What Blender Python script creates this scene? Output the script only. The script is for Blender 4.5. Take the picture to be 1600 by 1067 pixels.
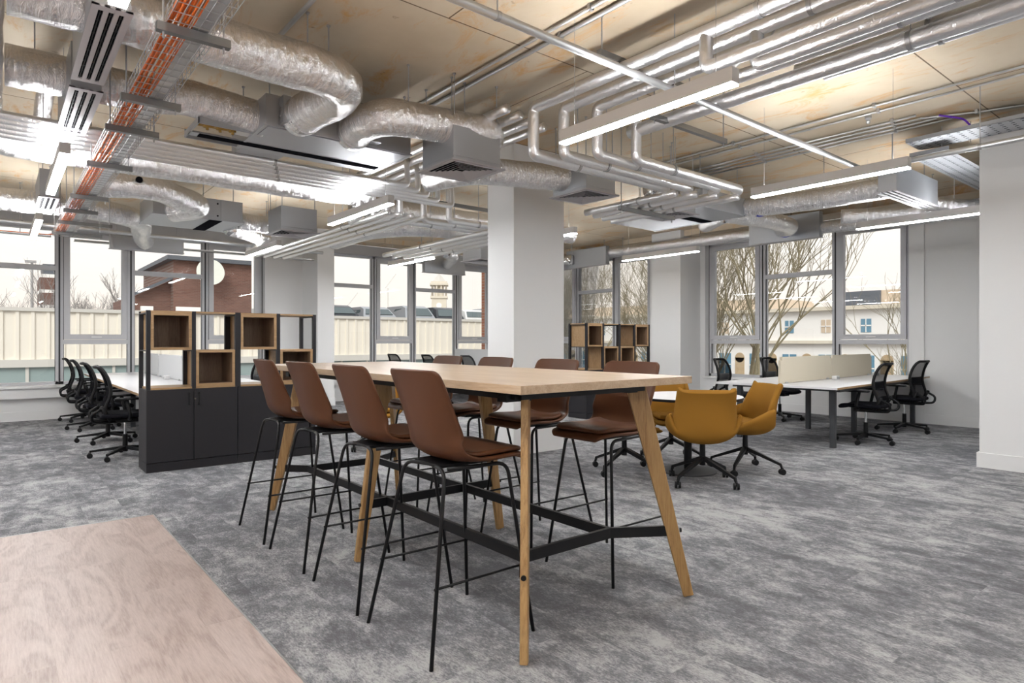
import bpy, bmesh, math, random
from mathutils import Vector, Matrix, noise
PI = math.pi
D = bpy.data
for _o in list(D.objects): D.objects.remove(_o)
S = bpy.context.scene
C = S.collection
random.seed(7)

# ------------------------------------------------------------------ camera
H = 1.27
FPX = 991.0
TH = math.atan(805 / FPX)
cam_d = D.cameras.new('camera'); cam = D.objects.new('camera', cam_d); C.objects.link(cam)
cam.location = (0, 0, H)
cam.rotation_euler = (PI / 2, 0, -TH)
cam_d.sensor_fit = 'HORIZONTAL'; cam_d.sensor_width = 36.0; cam_d.lens = 36.0 * FPX / 1600
cam_d.clip_start = 0.05; cam_d.clip_end = 600
S.camera = cam

# ------------------------------------------------------------------ world, exposure
W = D.worlds.new('sky'); S.world = W; W.use_nodes = True
wn = W.node_tree.nodes; wl = W.node_tree.links; wn.clear()
wo = wn.new('ShaderNodeOutputWorld'); wb = wn.new('ShaderNodeBackground')
tc = wn.new('ShaderNodeTexCoord'); sx = wn.new('ShaderNodeSeparateXYZ'); cr = wn.new('ShaderNodeValToRGB')
nz = wn.new('ShaderNodeTexNoise'); nz.inputs['Scale'].default_value = 2.2; nz.inputs['Detail'].default_value = 5
mp = wn.new('ShaderNodeMapping'); mp.inputs['Scale'].default_value = (1, 1, 6)
ad = wn.new('ShaderNodeMath'); ad.operation = 'MULTIPLY_ADD'; ad.inputs[1].default_value = 0.12
wl.new(tc.outputs['Generated'], sx.inputs[0]); wl.new(tc.outputs['Generated'], mp.inputs[0]); wl.new(mp.outputs[0], nz.inputs['Vector'])
wl.new(nz.outputs['Fac'], ad.inputs[0]); wl.new(sx.outputs['Z'], ad.inputs[2])
wl.new(ad.outputs[0], cr.inputs[0])
cr.color_ramp.elements[0].position = 0.02; cr.color_ramp.elements[0].color = (0.93, 0.80, 0.71, 1)
cr.color_ramp.elements[1].position = 0.5; cr.color_ramp.elements[1].color = (0.96, 0.93, 0.93, 1)
e = cr.color_ramp.elements.new(0.2); e.color = (0.98, 0.91, 0.87, 1)
wl.new(cr.outputs[0], wb.inputs[0]); wb.inputs[1].default_value = 1.28
wl.new(wb.outputs[0], wo.inputs[0])
S.view_settings.view_transform = 'Standard'
try: S.view_settings.look = 'None'
except Exception: pass
S.view_settings.gamma = 1.0; S.view_settings.use_curve_mapping = False
S.view_settings.exposure = 0.0
# soft hazy sun added behind the building to brighten the street facades
fill_sun_d = D.lights.new('fill_sun', 'SUN'); fill_sun_d.energy = 2.5; fill_sun_d.angle = 0.5; fill_sun_d.color = (1.0, 0.97, 0.92)
fill_sun = D.objects.new('fill_sun', fill_sun_d); C.objects.link(fill_sun); fill_sun.rotation_euler = Vector((0.55, 0.62, -0.62)).to_track_quat('-Z', 'Y').to_euler()
LIGHT_DOWN = 125.0
LIGHT_UP = 72.0
S.cycles.use_denoising = True
S.cycles.sample_clamp_indirect = 6.0
S.cycles.caustics_reflective = False; S.cycles.caustics_refractive = False
S.cycles.max_bounces = 9; S.cycles.diffuse_bounces = 5; S.cycles.glossy_bounces = 5
S.cycles.transparent_max_bounces = 16

# ------------------------------------------------------------------ materials
def mat(name, col, rough=0.5, metal=0.0, spec=0.5, bump=None, emit=None):
    m = D.materials.new(name); m.use_nodes = True
    n = m.node_tree.nodes; l = m.node_tree.links; b = n['Principled BSDF']
    b.inputs['Base Color'].default_value = (*col, 1); b.inputs['Roughness'].default_value = rough
    b.inputs['Metallic'].default_value = metal; b.inputs['Specular IOR Level'].default_value = spec
    if emit:
        b.inputs['Emission Color'].default_value = (*emit[0], 1); b.inputs['Emission Strength'].default_value = emit[1]
    if bump:   # (scale, strength, distance, stretch)
        t = n.new('ShaderNodeTexCoord'); mpg = n.new('ShaderNodeMapping'); nn = n.new('ShaderNodeTexNoise'); bp = n.new('ShaderNodeBump')
        if len(bump) > 3: mpg.inputs['Scale'].default_value = bump[3]
        nn.inputs['Scale'].default_value = bump[0]; nn.inputs['Detail'].default_value = 4
        bp.inputs['Strength'].default_value = bump[1]; bp.inputs['Distance'].default_value = bump[2]
        l.new(t.outputs['Object'], mpg.inputs[0]); l.new(mpg.outputs[0], nn.inputs['Vector']); l.new(nn.outputs['Fac'], bp.inputs['Height']); l.new(bp.outputs[0], b.inputs['Normal'])
    return m

def nt(m): return m.node_tree.nodes, m.node_tree.links, m.node_tree.nodes['Principled BSDF']
def ramp(n, stops):
    r = n.new('ShaderNodeValToRGB'); el = r.color_ramp.elements
    el[0].position, el[0].color = stops[0][0], (*stops[0][1], 1)
    el[1].position, el[1].color = stops[-1][0], (*stops[-1][1], 1)
    for p, c in stops[1:-1]:
        x = el.new(p); x.color = (*c, 1)
    return r
def noise_node(n, l, vec, scale, detail=4, rough=0.5, stretch=None, dist=0.0):
    nn = n.new('ShaderNodeTexNoise'); nn.inputs['Scale'].default_value = scale; nn.inputs['Detail'].default_value = detail
    nn.inputs['Roughness'].default_value = rough; nn.inputs['Distortion'].default_value = dist
    if stretch:
        mpg = n.new('ShaderNodeMapping'); mpg.inputs['Scale'].default_value = stretch; l.new(vec, mpg.inputs[0]); vec = mpg.outputs[0]
    l.new(vec, nn.inputs['Vector']); return nn
def mixc(n, l, a, b, fac, mode='MIX'):
    x = n.new('ShaderNodeMix'); x.data_type = 'RGBA'; x.blend_type = mode
    for sock, v in ((x.inputs[0], fac), (x.inputs[6], a), (x.inputs[7], b)):
        if hasattr(v, 'links'): l.new(v, sock)
        elif isinstance(v, tuple): sock.default_value = (*v, 1)
        else: sock.default_value = v
    return x.outputs[2]

M = {}
M['white'] = mat('white_paint', (0.80, 0.80, 0.80), 0.6, bump=(60, 0.05, 0.001))
M['skirt'] = mat('white_gloss_paint', (0.82, 0.82, 0.82), 0.35)
M['frame'] = mat('grey_window_metal', (0.55, 0.555, 0.58), 0.4, 0.0)
M['lintel'] = mat('grey_lintel_panel', (0.48, 0.48, 0.49), 0.5)
M['gasket'] = mat('black_gasket', (0.03, 0.03, 0.035), 0.6)
M['galv'] = mat('galvanised_steel', (0.62, 0.63, 0.64), 0.38, 0.85, bump=(14, 0.15, 0.002))
M['galvp'] = mat('galvanised_sheet', (0.40, 0.415, 0.44), 0.42, 0.6, bump=(5, 0.1, 0.004))
M['rod'] = mat('zinc_rod', (0.45, 0.45, 0.46), 0.4, 0.8)
M['strut'] = mat('slotted_steel', (0.20, 0.20, 0.20), 0.4, 0.8)
M['fixt'] = mat('satin_silver_housing', (0.62, 0.60, 0.58), 0.45, 0.0)
M['grille'] = mat('grey_grille_paint', (0.44, 0.43, 0.45), 0.5)
M['dark'] = mat('dark_parts_and_shade', (0.010, 0.010, 0.012), 1.0, spec=0.0)  # near-black for dark parts, and for shade painted inside the vents
M['black'] = mat('black_powder_coat', (0.006, 0.006, 0.007), 0.45, spec=0.25)
M['blackp'] = mat('black_plastic', (0.007, 0.007, 0.008), 0.5, spec=0.22)
M['anthr'] = mat('anthracite_board', (0.019, 0.018, 0.021), 0.5, spec=0.25, bump=(80, 0.04, 0.001))
M['seatf'] = mat('black_fabric', (0.006, 0.006, 0.009), 0.95, spec=0.15, bump=(300, 0.3, 0.001))
M['chrome'] = mat('chrome', (0.8, 0.8, 0.8), 0.12, 1.0)
M['leath'] = mat('brown_leather', (0.080, 0.030, 0.0125), 0.45, spec=0.25, bump=(140, 0.12, 0.0006))
M['must'] = mat('mustard_wool', (0.27, 0.130, 0.022), 0.95, spec=0.1, bump=(260, 0.5, 0.0012))
M['dtop'] = mat('white_laminate', (0.80, 0.80, 0.82), 0.3)
M['scream'] = mat('cream_screen_fabric', (0.66, 0.60, 0.48), 0.95, bump=(300, 0.2, 0.0006))
M['swhite'] = mat('pale_grey_screen_fabric', (0.62, 0.63, 0.64), 0.95, bump=(300, 0.2, 0.0006))
M['greyleg'] = mat('graphite_steel', (0.05, 0.053, 0.058), 0.5, spec=0.3)
M['orange'] = mat('orange_cable', (0.70, 0.145, 0.01), 0.45)
M['red'] = mat('red_paint', (0.6, 0.03, 0.03), 0.4)
M['brass'] = mat('brass', (0.34, 0.21, 0.06), 0.35, 1.0)
M['blue'] = mat('blue_ring', (0.03, 0.04, 0.35), 0.4)
M['purple'] = mat('purple_cable', (0.13, 0.03, 0.45), 0.5)
M['green'] = mat('green_tape', (0.2, 0.5, 0.08), 0.5)
M['lamp'] = mat('lamp_diffuser', (0.9, 0.9, 0.9), 0.6, emit=((0.97, 0.985, 1.0), LIGHT_DOWN))
M['lampup'] = mat('lamp_diffuser_upper', (0.9, 0.9, 0.9), 0.6, emit=((0.98, 0.985, 1.0), LIGHT_UP))
M['asph'] = mat('asphalt', (0.25, 0.25, 0.25), 0.9)
M['clad'] = mat('cream_cladding', (0.84, 0.79, 0.70), 0.6)
M['cladc'] = mat('grey_capping', (0.62, 0.60, 0.56), 0.6)
M['gwin'] = mat('grey_green_glazing', (0.30, 0.38, 0.38), 0.2)
M['bwhite'] = mat('white_render', (0.86, 0.84, 0.82), 0.8)
M['btan'] = mat('tan_render', (0.62, 0.50, 0.38), 0.8)
M['slate'] = mat('dark_slate', (0.10, 0.11, 0.13), 0.6)
M['bluew'] = mat('blue_window_glass', (0.13, 0.27, 0.38), 0.15)
M['stone'] = mat('pale_stone', (0.68, 0.62, 0.52), 0.8, bump=(3, 0.2, 0.1))
M['dish'] = mat('satellite_dish_paint', (0.72, 0.74, 0.68), 0.5)
M['bark'] = mat('olive_bark', (0.29, 0.25, 0.16), 0.9)
M['barkg'] = mat('grey_bark', (0.30, 0.28, 0.27), 0.9)
M['carA'] = mat('silver_car_paint', (0.38, 0.40, 0.43), 0.3, 0.4)
M['carB'] = mat('dark_car_paint', (0.05, 0.055, 0.065), 0.25, 0.2)
M['carC'] = mat('white_car_paint', (0.7, 0.7, 0.7), 0.3)
M['carg'] = mat('car_glass', (0.10, 0.13, 0.14), 0.08)

# glass: clear with a weak mirror sheen
g = D.materials.new('window_glass'); g.use_nodes = True; n = g.node_tree.nodes; l = g.node_tree.links; n.clear()
o_ = n.new('ShaderNodeOutputMaterial'); mx = n.new('ShaderNodeMixShader'); tr = n.new('ShaderNodeBsdfTransparent'); gl = n.new('ShaderNodeBsdfGlossy')
fr = n.new('ShaderNodeFresnel'); fr.inputs[0].default_value = 1.45; ml = n.new('ShaderNodeMath'); ml.operation = 'MULTIPLY'; ml.inputs[1].default_value = 0.8
tr.inputs[0].default_value = (0.96, 0.975, 0.97, 1); gl.inputs['Roughness'].default_value = 0.01
l.new(fr.outputs[0], ml.inputs[0]); l.new(ml.outputs[0], mx.inputs[0]); l.new(tr.outputs[0], mx.inputs[1]); l.new(gl.outputs[0], mx.inputs[2]); l.new(mx.outputs[0], o_.inputs[0])
M['glass'] = g
# chair mesh: half see-through weave
g = D.materials.new('black_mesh_weave'); g.use_nodes = True; n = g.node_tree.nodes; l = g.node_tree.links; n.clear()
o_ = n.new('ShaderNodeOutputMaterial'); mx = n.new('ShaderNodeMixShader'); tr = n.new('ShaderNodeBsdfTransparent'); df = n.new('ShaderNodeBsdfDiffuse')
df.inputs[0].default_value = (0.012, 0.012, 0.014, 1); mx.inputs[0].default_value = 0.80
l.new(tr.outputs[0], mx.inputs[1]); l.new(df.outputs[0], mx.inputs[2]); l.new(mx.outputs[0], o_.inputs[0])
M['mesh'] = g

# foil jacket
m = mat('foil_jacket', (0.86, 0.855, 0.85), 0.26, 1.0); n, l, b = nt(m)
t = n.new('ShaderNodeTexCoord')
a1 = noise_node(n, l, t.outputs['Object'], 6, 3, 0.5, dist=0.4)
uvn = n.new('ShaderNodeUVMap'); a2 = noise_node(n, l, uvn.outputs[0], 1.0, 6, 0.68, stretch=(26, 1.6, 1), dist=0.9)
mm = n.new('ShaderNodeMath'); mm.operation = 'MULTIPLY_ADD'; mm.inputs[1].default_value = 0.8
l.new(a2.outputs['Fac'], mm.inputs[0]); l.new(a1.outputs['Fac'], mm.inputs[2])
bp = n.new('ShaderNodeBump'); bp.inputs['Strength'].default_value = 0.8; bp.inputs['Distance'].default_value = 0.035
l.new(mm.outputs[0], bp.inputs['Height']); l.new(bp.outputs[0], b.inputs['Normal'])
b.inputs['Base Color'].default_value = (0.93, 0.93, 0.94, 1); b.inputs['Roughness'].default_value = 0.17
M['foil'] = m
m = mat('foil_pipe_wrap', (0.92, 0.92, 0.93), 0.32, 1.0); n, l, b = nt(m)
t = n.new('ShaderNodeTexCoord'); a1 = noise_node(n, l, t.outputs['Object'], 24, 4, 0.6, dist=0.7)
bp = n.new('ShaderNodeBump'); bp.inputs['Strength'].default_value = 0.45; bp.inputs['Distance'].default_value = 0.01
l.new(a1.outputs['Fac'], bp.inputs['Height']); l.new(bp.outputs[0], b.inputs['Normal']); bp.inputs['Distance'].default_value = 0.016
M['foilp'] = m

# ceiling boards: tan, stained, with joints
m = mat('tan_ceiling_board', (0.6, 0.5, 0.36), 0.7); n, l, b = nt(m)
t = n.new('ShaderNodeTexCoord')
big = noise_node(n, l, t.outputs['Object'], 0.55, 5, 0.6)
r1 = ramp(n, [(0.25, (0.50, 0.40, 0.28)), (0.5, (0.64, 0.54, 0.405)), (0.75, (0.72, 0.63, 0.50))]); l.new(big.outputs['Fac'], r1.inputs[0])
st = noise_node(n, l, t.outputs['Object'], 1.6, 7, 0.72, stretch=(2.2, 0.8, 1), dist=0.9)
r2 = ramp(n, [(0.53, (0, 0, 0)), (0.68, (1, 1, 1))]); l.new(st.outputs['Fac'], r2.inputs[0])
c1 = mixc(n, l, r1.outputs[0], (0.56, 0.30, 0.09), r2.outputs[0])
mk = n.new('ShaderNodeMath'); mk.operation = 'MULTIPLY'; mk.inputs[1].default_value = 1.0; l.new(r2.outputs[0], mk.inputs[0])
c1 = mixc(n, l, r1.outputs[0], (0.62, 0.36, 0.14), mk.outputs[0])
sp = noise_node(n, l, t.outputs['Object'], 9, 3, 0.6); r3 = ramp(n, [(0.70, (1, 1, 1)), (0.76, (0.5, 0.42, 0.34))]); l.new(sp.outputs['Fac'], r3.inputs[0])
c2 = mixc(n, l, c1, r3.outputs[0], 0.8, 'MULTIPLY')
br = n.new('ShaderNodeTexBrick'); mg = n.new('ShaderNodeMapping'); mg.inputs['Location'].default_value = (0.3, -0.02, 0)
l.new(t.outputs['Object'], mg.inputs[0]); l.new(mg.outputs[0], br.inputs['Vector'])
br.inputs['Scale'].default_value = 1.0; br.inputs['Brick Width'].default_value = 2.7; br.inputs['Row Height'].default_value = 1.81
br.inputs['Mortar Size'].default_value = 0.006; br.inputs['Mortar Smooth'].default_value = 0.1
br.inputs['Color1'].default_value = (1, 1, 1, 1); br.inputs['Color2'].default_value = (0.93, 0.92, 0.9, 1); br.inputs['Mortar'].default_value = (0.22, 0.17, 0.12, 1)
c3 = mixc(n, l, c2, br.outputs['Color'], 1.0, 'MULTIPLY')
l.new(c3, b.inputs['Base Color'])
M['ceil'] = m

# carpet: grey plank tiles with abrasion pattern running along Y
m = mat('grey_carpet', (0.3, 0.3, 0.3), 0.97, spec=0.1); n, l, b = nt(m)
t = n.new('ShaderNodeTexCoord')
br = n.new('ShaderNodeTexBrick'); mg = n.new('ShaderNodeMapping'); mg.inputs['Rotation'].default_value = (0, 0, PI / 2)
l.new(t.outputs['Object'], mg.inputs[0]); l.new(mg.outputs[0], br.inputs['Vector'])
br.inputs['Scale'].default_value = 1.0; br.inputs['Brick Width'].default_value = 1.0; br.inputs['Row Height'].default_value = 0.25
br.inputs['Mortar Size'].default_value = 0.0; br.inputs['Color1'].default_value = (0, 0, 0, 1); br.inputs['Color2'].default_value = (1, 1, 1, 1)
sc_ = n.new('ShaderNodeVectorMath'); sc_.operation = 'SCALE'; sc_.inputs['Scale'].default_value = 7.0; l.new(br.outputs['Color'], sc_.inputs[0])
av = n.new('ShaderNodeVectorMath'); av.operation = 'ADD'; l.new(t.outputs['Object'], av.inputs[0]); l.new(sc_.outputs[0], av.inputs[1])
n1 = noise_node(n, l, av.outputs[0], 3.6, 12, 0.80, stretch=(1.7, 0.95, 1), dist=0.2)
n2 = noise_node(n, l, t.outputs['Object'], 0.55, 4, 0.6)
n3 = noise_node(n, l, t.outputs['Object'], 70, 4, 0.8, stretch=(1.8, 0.6, 1))
s1 = n.new('ShaderNodeMath'); s1.operation = 'MULTIPLY_ADD'; s1.inputs[1].default_value = 0.45; l.new(n2.outputs['Fac'], s1.inputs[0]); l.new(n1.outputs['Fac'], s1.inputs[2])
s2 = n.new('ShaderNodeMath'); s2.operation = 'MULTIPLY_ADD'; s2.inputs[1].default_value = 0.55; l.new(n3.outputs['Fac'], s2.inputs[0]); l.new(s1.outputs[0], s2.inputs[2])
r1 = ramp(n, [(0.76, (0.115, 0.117, 0.127)), (0.86, (0.18, 0.182, 0.195)), (0.94, (0.30, 0.30, 0.31)), (1.02, (0.385, 0.385, 0.39))])
# keep ramp in range: shift down
s3 = n.new('ShaderNodeMath'); s3.operation = 'SUBTRACT'; s3.inputs[1].default_value = 0.12; l.new(s2.outputs[0], s3.inputs[0]); l.new(s3.outputs[0], r1.inputs[0])
l.new(r1.outputs[0], b.inputs['Base Color'])
bp = n.new('ShaderNodeBump'); bp.inputs['Strength'].default_value = 0.5; bp.inputs['Distance'].default_value = 0.004
nf = noise_node(n, l, t.outputs['Object'], 220, 2, 0.5); l.new(nf.outputs['Fac'], bp.inputs['Height']); l.new(bp.outputs[0], b.inputs['Normal'])
M['carpet'] = m

def wood(name, dark, mid, light, axis='y', plank=None, rough=0.45, ring=1.0):
    m = mat(name, mid, rough); n, l, b = nt(m); t = n.new('ShaderNodeTexCoord')
    stx = {'y': (9, 0.7, 9), 'x': (0.7, 9, 9), 'z': (9, 9, 0.7)}[axis]
    vec = t.outputs['Object']
    if plank:
        br = n.new('ShaderNodeTexBrick'); mg = n.new('ShaderNodeMapping'); mg.inputs['Rotation'].default_value = (0, 0, PI / 2 if axis == 'y' else 0)
        l.new(vec, mg.inputs[0]); l.new(mg.outputs[0], br.inputs['Vector']); br.inputs['Scale'].default_value = 1
        br.inputs['Brick Width'].default_value = plank[0]; br.inputs['Row Height'].default_value = plank[1]; br.inputs['Mortar Size'].default_value = 0.0008
        br.inputs['Color1'].default_value = (0, 0, 0, 1); br.inputs['Color2'].default_value = (1, 1, 1, 1)
        sc_ = n.new('ShaderNodeVectorMath'); sc_.operation = 'SCALE'; sc_.inputs['Scale'].default_value = 5.0; l.new(br.outputs['Color'], sc_.inputs[0])
        av = n.new('ShaderNodeVectorMath'); av.operation = 'ADD'; l.new(vec, av.inputs[0]); l.new(sc_.outputs[0], av.inputs[1]); vec = av.outputs[0]
    a = noise_node(n, l, vec, 1.1 * ring, 3, 0.5, stretch=(stx[0] / 3, stx[1], stx[2] / 3), dist=1.2)
    wv = n.new('ShaderNodeMath'); wv.operation = 'MULTIPLY'; wv.inputs[1].default_value = 34.0; l.new(a.outputs['Fac'], wv.inputs[0])
    sn = n.new('ShaderNodeMath'); sn.operation = 'SINE'; l.new(wv.outputs[0], sn.inputs[0])
    f = noise_node(n, l, vec, 14, 5, 0.7, stretch=stx)
    s = n.new('ShaderNodeMath'); s.operation = 'MULTIPLY_ADD'; s.inputs[1].default_value = 0.11; l.new(sn.outputs[0], s.inputs[0]); l.new(f.outputs['Fac'], s.inputs[2])
    r = ramp(n, [(0.28, dark), (0.5, mid), (0.72, light)]); l.new(s.outputs[0], r.inputs[0])
    col = r.outputs[0]
    if plank:
        r5 = ramp(n, [(0, (0.90, 0.88, 0.87)), (1, (1, 1, 1))]); l.new(br.outputs['Color'], r5.inputs[0]); col = mixc(n, l, col, r5.outputs[0], 0.9, 'MULTIPLY')
    l.new(col, b.inputs['Base Color']); return m
M['vinyl'] = wood('pale_oak_vinyl', (0.335, 0.262, 0.235), (0.43, 0.352, 0.322), (0.50, 0.418, 0.385), 'y', (1.22, 0.18), 0.42)
M['oaktop'] = wood('pale_oak_laminate', (0.39, 0.275, 0.175), (0.455, 0.335, 0.225), (0.52, 0.395, 0.275), 'y', None, 0.30)
M['oakleg'] = wood('golden_oak', (0.20, 0.105, 0.035), (0.315, 0.185, 0.07), (0.38, 0.235, 0.095), 'z', None, 0.4)
M['oakcub'] = wood('oak_veneer_edge', (0.27, 0.165, 0.075), (0.345, 0.215, 0.105), (0.39, 0.25, 0.13), 'x', None, 0.45)
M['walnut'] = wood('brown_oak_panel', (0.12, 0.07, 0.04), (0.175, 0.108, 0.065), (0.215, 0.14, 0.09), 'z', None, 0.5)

def brick(name, c1, c2, mo, rot=0):
    m = mat(name, c1, 0.85); n, l, b = nt(m); t = n.new('ShaderNodeTexCoord'); br = n.new('ShaderNodeTexBrick')
    mg = n.new('ShaderNodeMapping'); mg.inputs['Rotation'].default_value = (PI / 2, 0, rot); l.new(t.outputs['Object'], mg.inputs[0]); l.new(mg.outputs[0], br.inputs['Vector'])
    br.inputs['Scale'].default_value = 1; br.inputs['Brick Width'].default_value = 0.225; br.inputs['Row Height'].default_value = 0.075; br.inputs['Mortar Size'].default_value = 0.006
    br.inputs['Color1'].default_value = (*c1, 1); br.inputs['Color2'].default_value = (*c2, 1); br.inputs['Mortar'].default_value = (*mo, 1)
    l.new(br.outputs['Color'], b.inputs['Base Color']); return m
M['brick'] = brick('red_brown_brick', (0.13, 0.06, 0.045), (0.18, 0.085, 0.065), (0.20, 0.15, 0.13))
M['brickj'] = brick('red_brick_pier', (0.45, 0.15, 0.08), (0.55, 0.22, 0.12), (0.55, 0.45, 0.38))
M['brickt'] = brick('tan_brick', (0.45, 0.33, 0.20), (0.52, 0.40, 0.26), (0.5, 0.42, 0.32), PI / 2)

# ------------------------------------------------------------------ mesh helpers
class B:
    def __init__(s): s.bm = bmesh.new()
    def box(s, a, b_, rz=0, bev=0, mi=0):
        c = [(a[i] + b_[i]) / 2 for i in range(3)]; d = [abs(b_[i] - a[i]) for i in range(3)]
        mt = Matrix.Translation(c) @ Matrix.Rotation(rz, 4, 'Z') @ Matrix.Diagonal((*d, 1))
        r = bmesh.ops.create_cube(s.bm, size=1, matrix=mt)
        if bev:
            es = list({e for v in r['verts'] for e in v.link_edges})
            bmesh.ops.bevel(s.bm, geom=es, offset=bev, segments=2, affect='EDGES', profile=0.6)
        return s
    def quadbar(s, p0, p1, w0, t0, w1, t1, side):
        # tapered bar from p0 to p1; side = direction of width
        p0, p1 = Vector(p0), Vector(p1); d = (p1 - p0).normalized(); sd = Vector(side); sd = (sd - d * sd.dot(d)).normalized(); th = d.cross(sd)
        vs = []
        for p, w, tt in ((p0, w0, t0), (p1, w1, t1)):
            for a, c in ((-1, -1), (1, -1), (1, 1), (-1, 1)): vs.append(s.bm.verts.new(p + sd * a * w / 2 + th * c * tt / 2))
        for f in ((3, 2, 1, 0), (4, 5, 6, 7), (0, 1, 5, 4), (1, 2, 6, 5), (2, 3, 7, 6), (3, 0, 4, 7)): s.bm.faces.new([vs[i] for i in f])
        return s
    def cyl(s, p0, p1, r, r2=None, seg=12, cap=True):
        p0, p1 = Vector(p0), Vector(p1); d = p1 - p0
        q = d.to_track_quat('Z', 'Y').to_matrix().to_4x4()
        bmesh.ops.create_cone(s.bm, cap_ends=cap, segments=seg, radius1=r, radius2=r if r2 is None else r2, depth=d.length, matrix=Matrix.Translation((p0 + p1) / 2) @ q)
        return s
    def sph(s, c, r, sc=(1, 1, 1), u=14, v=8):
        bmesh.ops.create_uvsphere(s.bm, u_segments=u, v_segments=v, radius=r, matrix=Matrix.Translation(c) @ Matrix.Diagonal((*sc, 1))); return s
    def tube(s, path, r, seg=12, bend=0.0, wob=0.0, step=None, cap=True, seed=0):
        P_ = [Vector(p) for p in path]
        if bend and len(P_) > 2:
            Q = [P_[0]]
            for i in range(1, len(P_) - 1):
                a = P_[i - 1] - P_[i]; c = P_[i + 1] - P_[i]; k = min(bend, a.length * 0.49, c.length * 0.49)
                A = P_[i] + a.normalized() * k; Cc = P_[i] + c.normalized() * k
                for j in range(7):
                    u = j / 6; Q.append(A * (1 - u) ** 2 + P_[i] * 2 * u * (1 - u) + Cc * u * u)
            Q.append(P_[-1]); P_ = Q
        if step:
            Q = [P_[0]]
            for i in range(1, len(P_)):
                L = (P_[i] - P_[i - 1]).length; k = max(1, int(L / step))
                for j in range(1, k + 1): Q.append(P_[i - 1].lerp(P_[i], j / k))
            P_ = Q
        rings = []; up = None; acc = 0.0; us = []
        uvl = s.bm.loops.layers.uv.verify()
        for i, p in enumerate(P_):
            d = (P_[min(i + 1, len(P_) - 1)] - P_[max(i - 1, 0)])
            if d.length < 1e-9: d = Vector((0, 0, 1))
            d.normalize()
            if up is None: up = Vector((0, 0, 1)) if abs(d.z) < 0.9 else Vector((1, 0, 0))
            x = d.cross(up)
            if x.length < 1e-4: up = Vector((1, 0, 0)); x = d.cross(up)
            x.normalize(); up = x.cross(d).normalized()
            ring = []
            rr = r[i] if isinstance(r, list) else r
            for j in range(seg):
                a = 2 * PI * j / seg; q = p + (x * math.cos(a) + up * math.sin(a)) * rr
                if wob: q = p + (q - p) * (1 + wob * noise.noise(q * 4.5 + Vector((seed, 0, 0))) + wob * 0.5 * noise.noise(q * 13))
                ring.append(s.bm.verts.new(q))
            rings.append(ring)
        us = [0.0]
        for i in range(1, len(P_)): us.append(us[-1] + (P_[i] - P_[i - 1]).length)
        for i in range(len(rings) - 1):
            for j in range(seg):
                f = s.bm.faces.new((rings[i][j], rings[i][(j + 1) % seg], rings[i + 1][(j + 1) % seg], rings[i + 1][j]))
                for lp, uv in zip(f.loops, ((us[i], 4 * j / seg), (us[i], 4 * (j + 1) / seg), (us[i + 1], 4 * (j + 1) / seg), (us[i + 1], 4 * j / seg))): lp[uvl].uv = uv
        if cap:
            s.bm.faces.new(rings[0][::-1]); s.bm.faces.new(rings[-1])
        return s
    def grid(s, fn, nu, nv, close=False):
        vs = [[s.bm.verts.new(fn(i / (nu - 1), j / (nv - 1))) for j in range(nv)] for i in range(nu)]
        for i in range(nu - 1):
            for j in range(nv - 1): s.bm.faces.new((vs[i][j], vs[i + 1][j], vs[i + 1][j + 1], vs[i][j + 1]))
        return s
    def lathe(s, prof, c=(0, 0, 0), seg=24):
        rings = []
        for r, z in prof:
            rings.append([s.bm.verts.new((c[0] + max(r, 1e-4) * math.cos(2 * PI * j / seg), c[1] + max(r, 1e-4) * math.sin(2 * PI * j / seg), c[2] + z)) for j in range(seg)])
        for i in range(len(rings) - 1):
            for j in range(seg): s.bm.faces.new((rings[i][j], rings[i][(j + 1) % seg], rings[i + 1][(j + 1) % seg], rings[i + 1][j]))
        s.bm.faces.new(rings[0][::-1]); s.bm.faces.new(rings[-1]); return s

def obj(name, b, m, parent=None, smooth=False, solid=None, sub=0, recenter=True, label=None):
    me = D.meshes.new(name); bm = b.bm
    bmesh.ops.recalc_face_normals(bm, faces=bm.faces)
    off = Vector((0, 0, 0))
    if parent is None and recenter and len(bm.verts):
        xs = [v.co for v in bm.verts]; mn = Vector([min(c[i] for c in xs) for i in range(3)]); mxx = Vector([max(c[i] for c in xs) for i in range(3)])
        off = Vector(((mn.x + mxx.x) / 2, (mn.y + mxx.y) / 2, mn.z))
        bmesh.ops.translate(bm, verts=bm.verts, vec=-off)
    bm.to_mesh(me); bm.free(); me.materials.append(M[m] if isinstance(m, str) else m)
    o = D.objects.new(name, me); C.objects.link(o); o.location = off
    if parent is not None: o.parent = parent
    if smooth:
        for p in me.polygons: p.use_smooth = True
        if smooth == 'auto':
            try: me.set_sharp_from_angle(angle=math.radians(38))
            except Exception: pass
    if solid:
        md = o.modifiers.new('thick', 'SOLIDIFY'); md.thickness = solid; md.offset = 0
    if sub:
        md = o.modifiers.new('sub', 'SUBSURF'); md.levels = sub; md.render_levels = sub
    if label: o['label'] = label
    return o
def thing(name, label, cat, loc=(0, 0, 0), rz=0, group=None):
    o = D.objects.new(name, None); C.objects.link(o); o.location = loc; o.rotation_euler = (0, 0, rz)
    o.empty_display_size = 0.1
    o['label'] = label; o['category'] = cat
    if group: o['group'] = group
    return o
def tag(o, label, cat, group=None, kind=None):
    o['label'] = label; o['category'] = cat
    if group: o['group'] = group
    if kind: o['kind'] = kind
    return o
def struct(name, b, m, smooth=False, parent=None):
    o = obj(name, b, m, parent, smooth, recenter=False)
    if parent is None: o['kind'] = 'structure'
    return o
KIDS = {}
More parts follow.
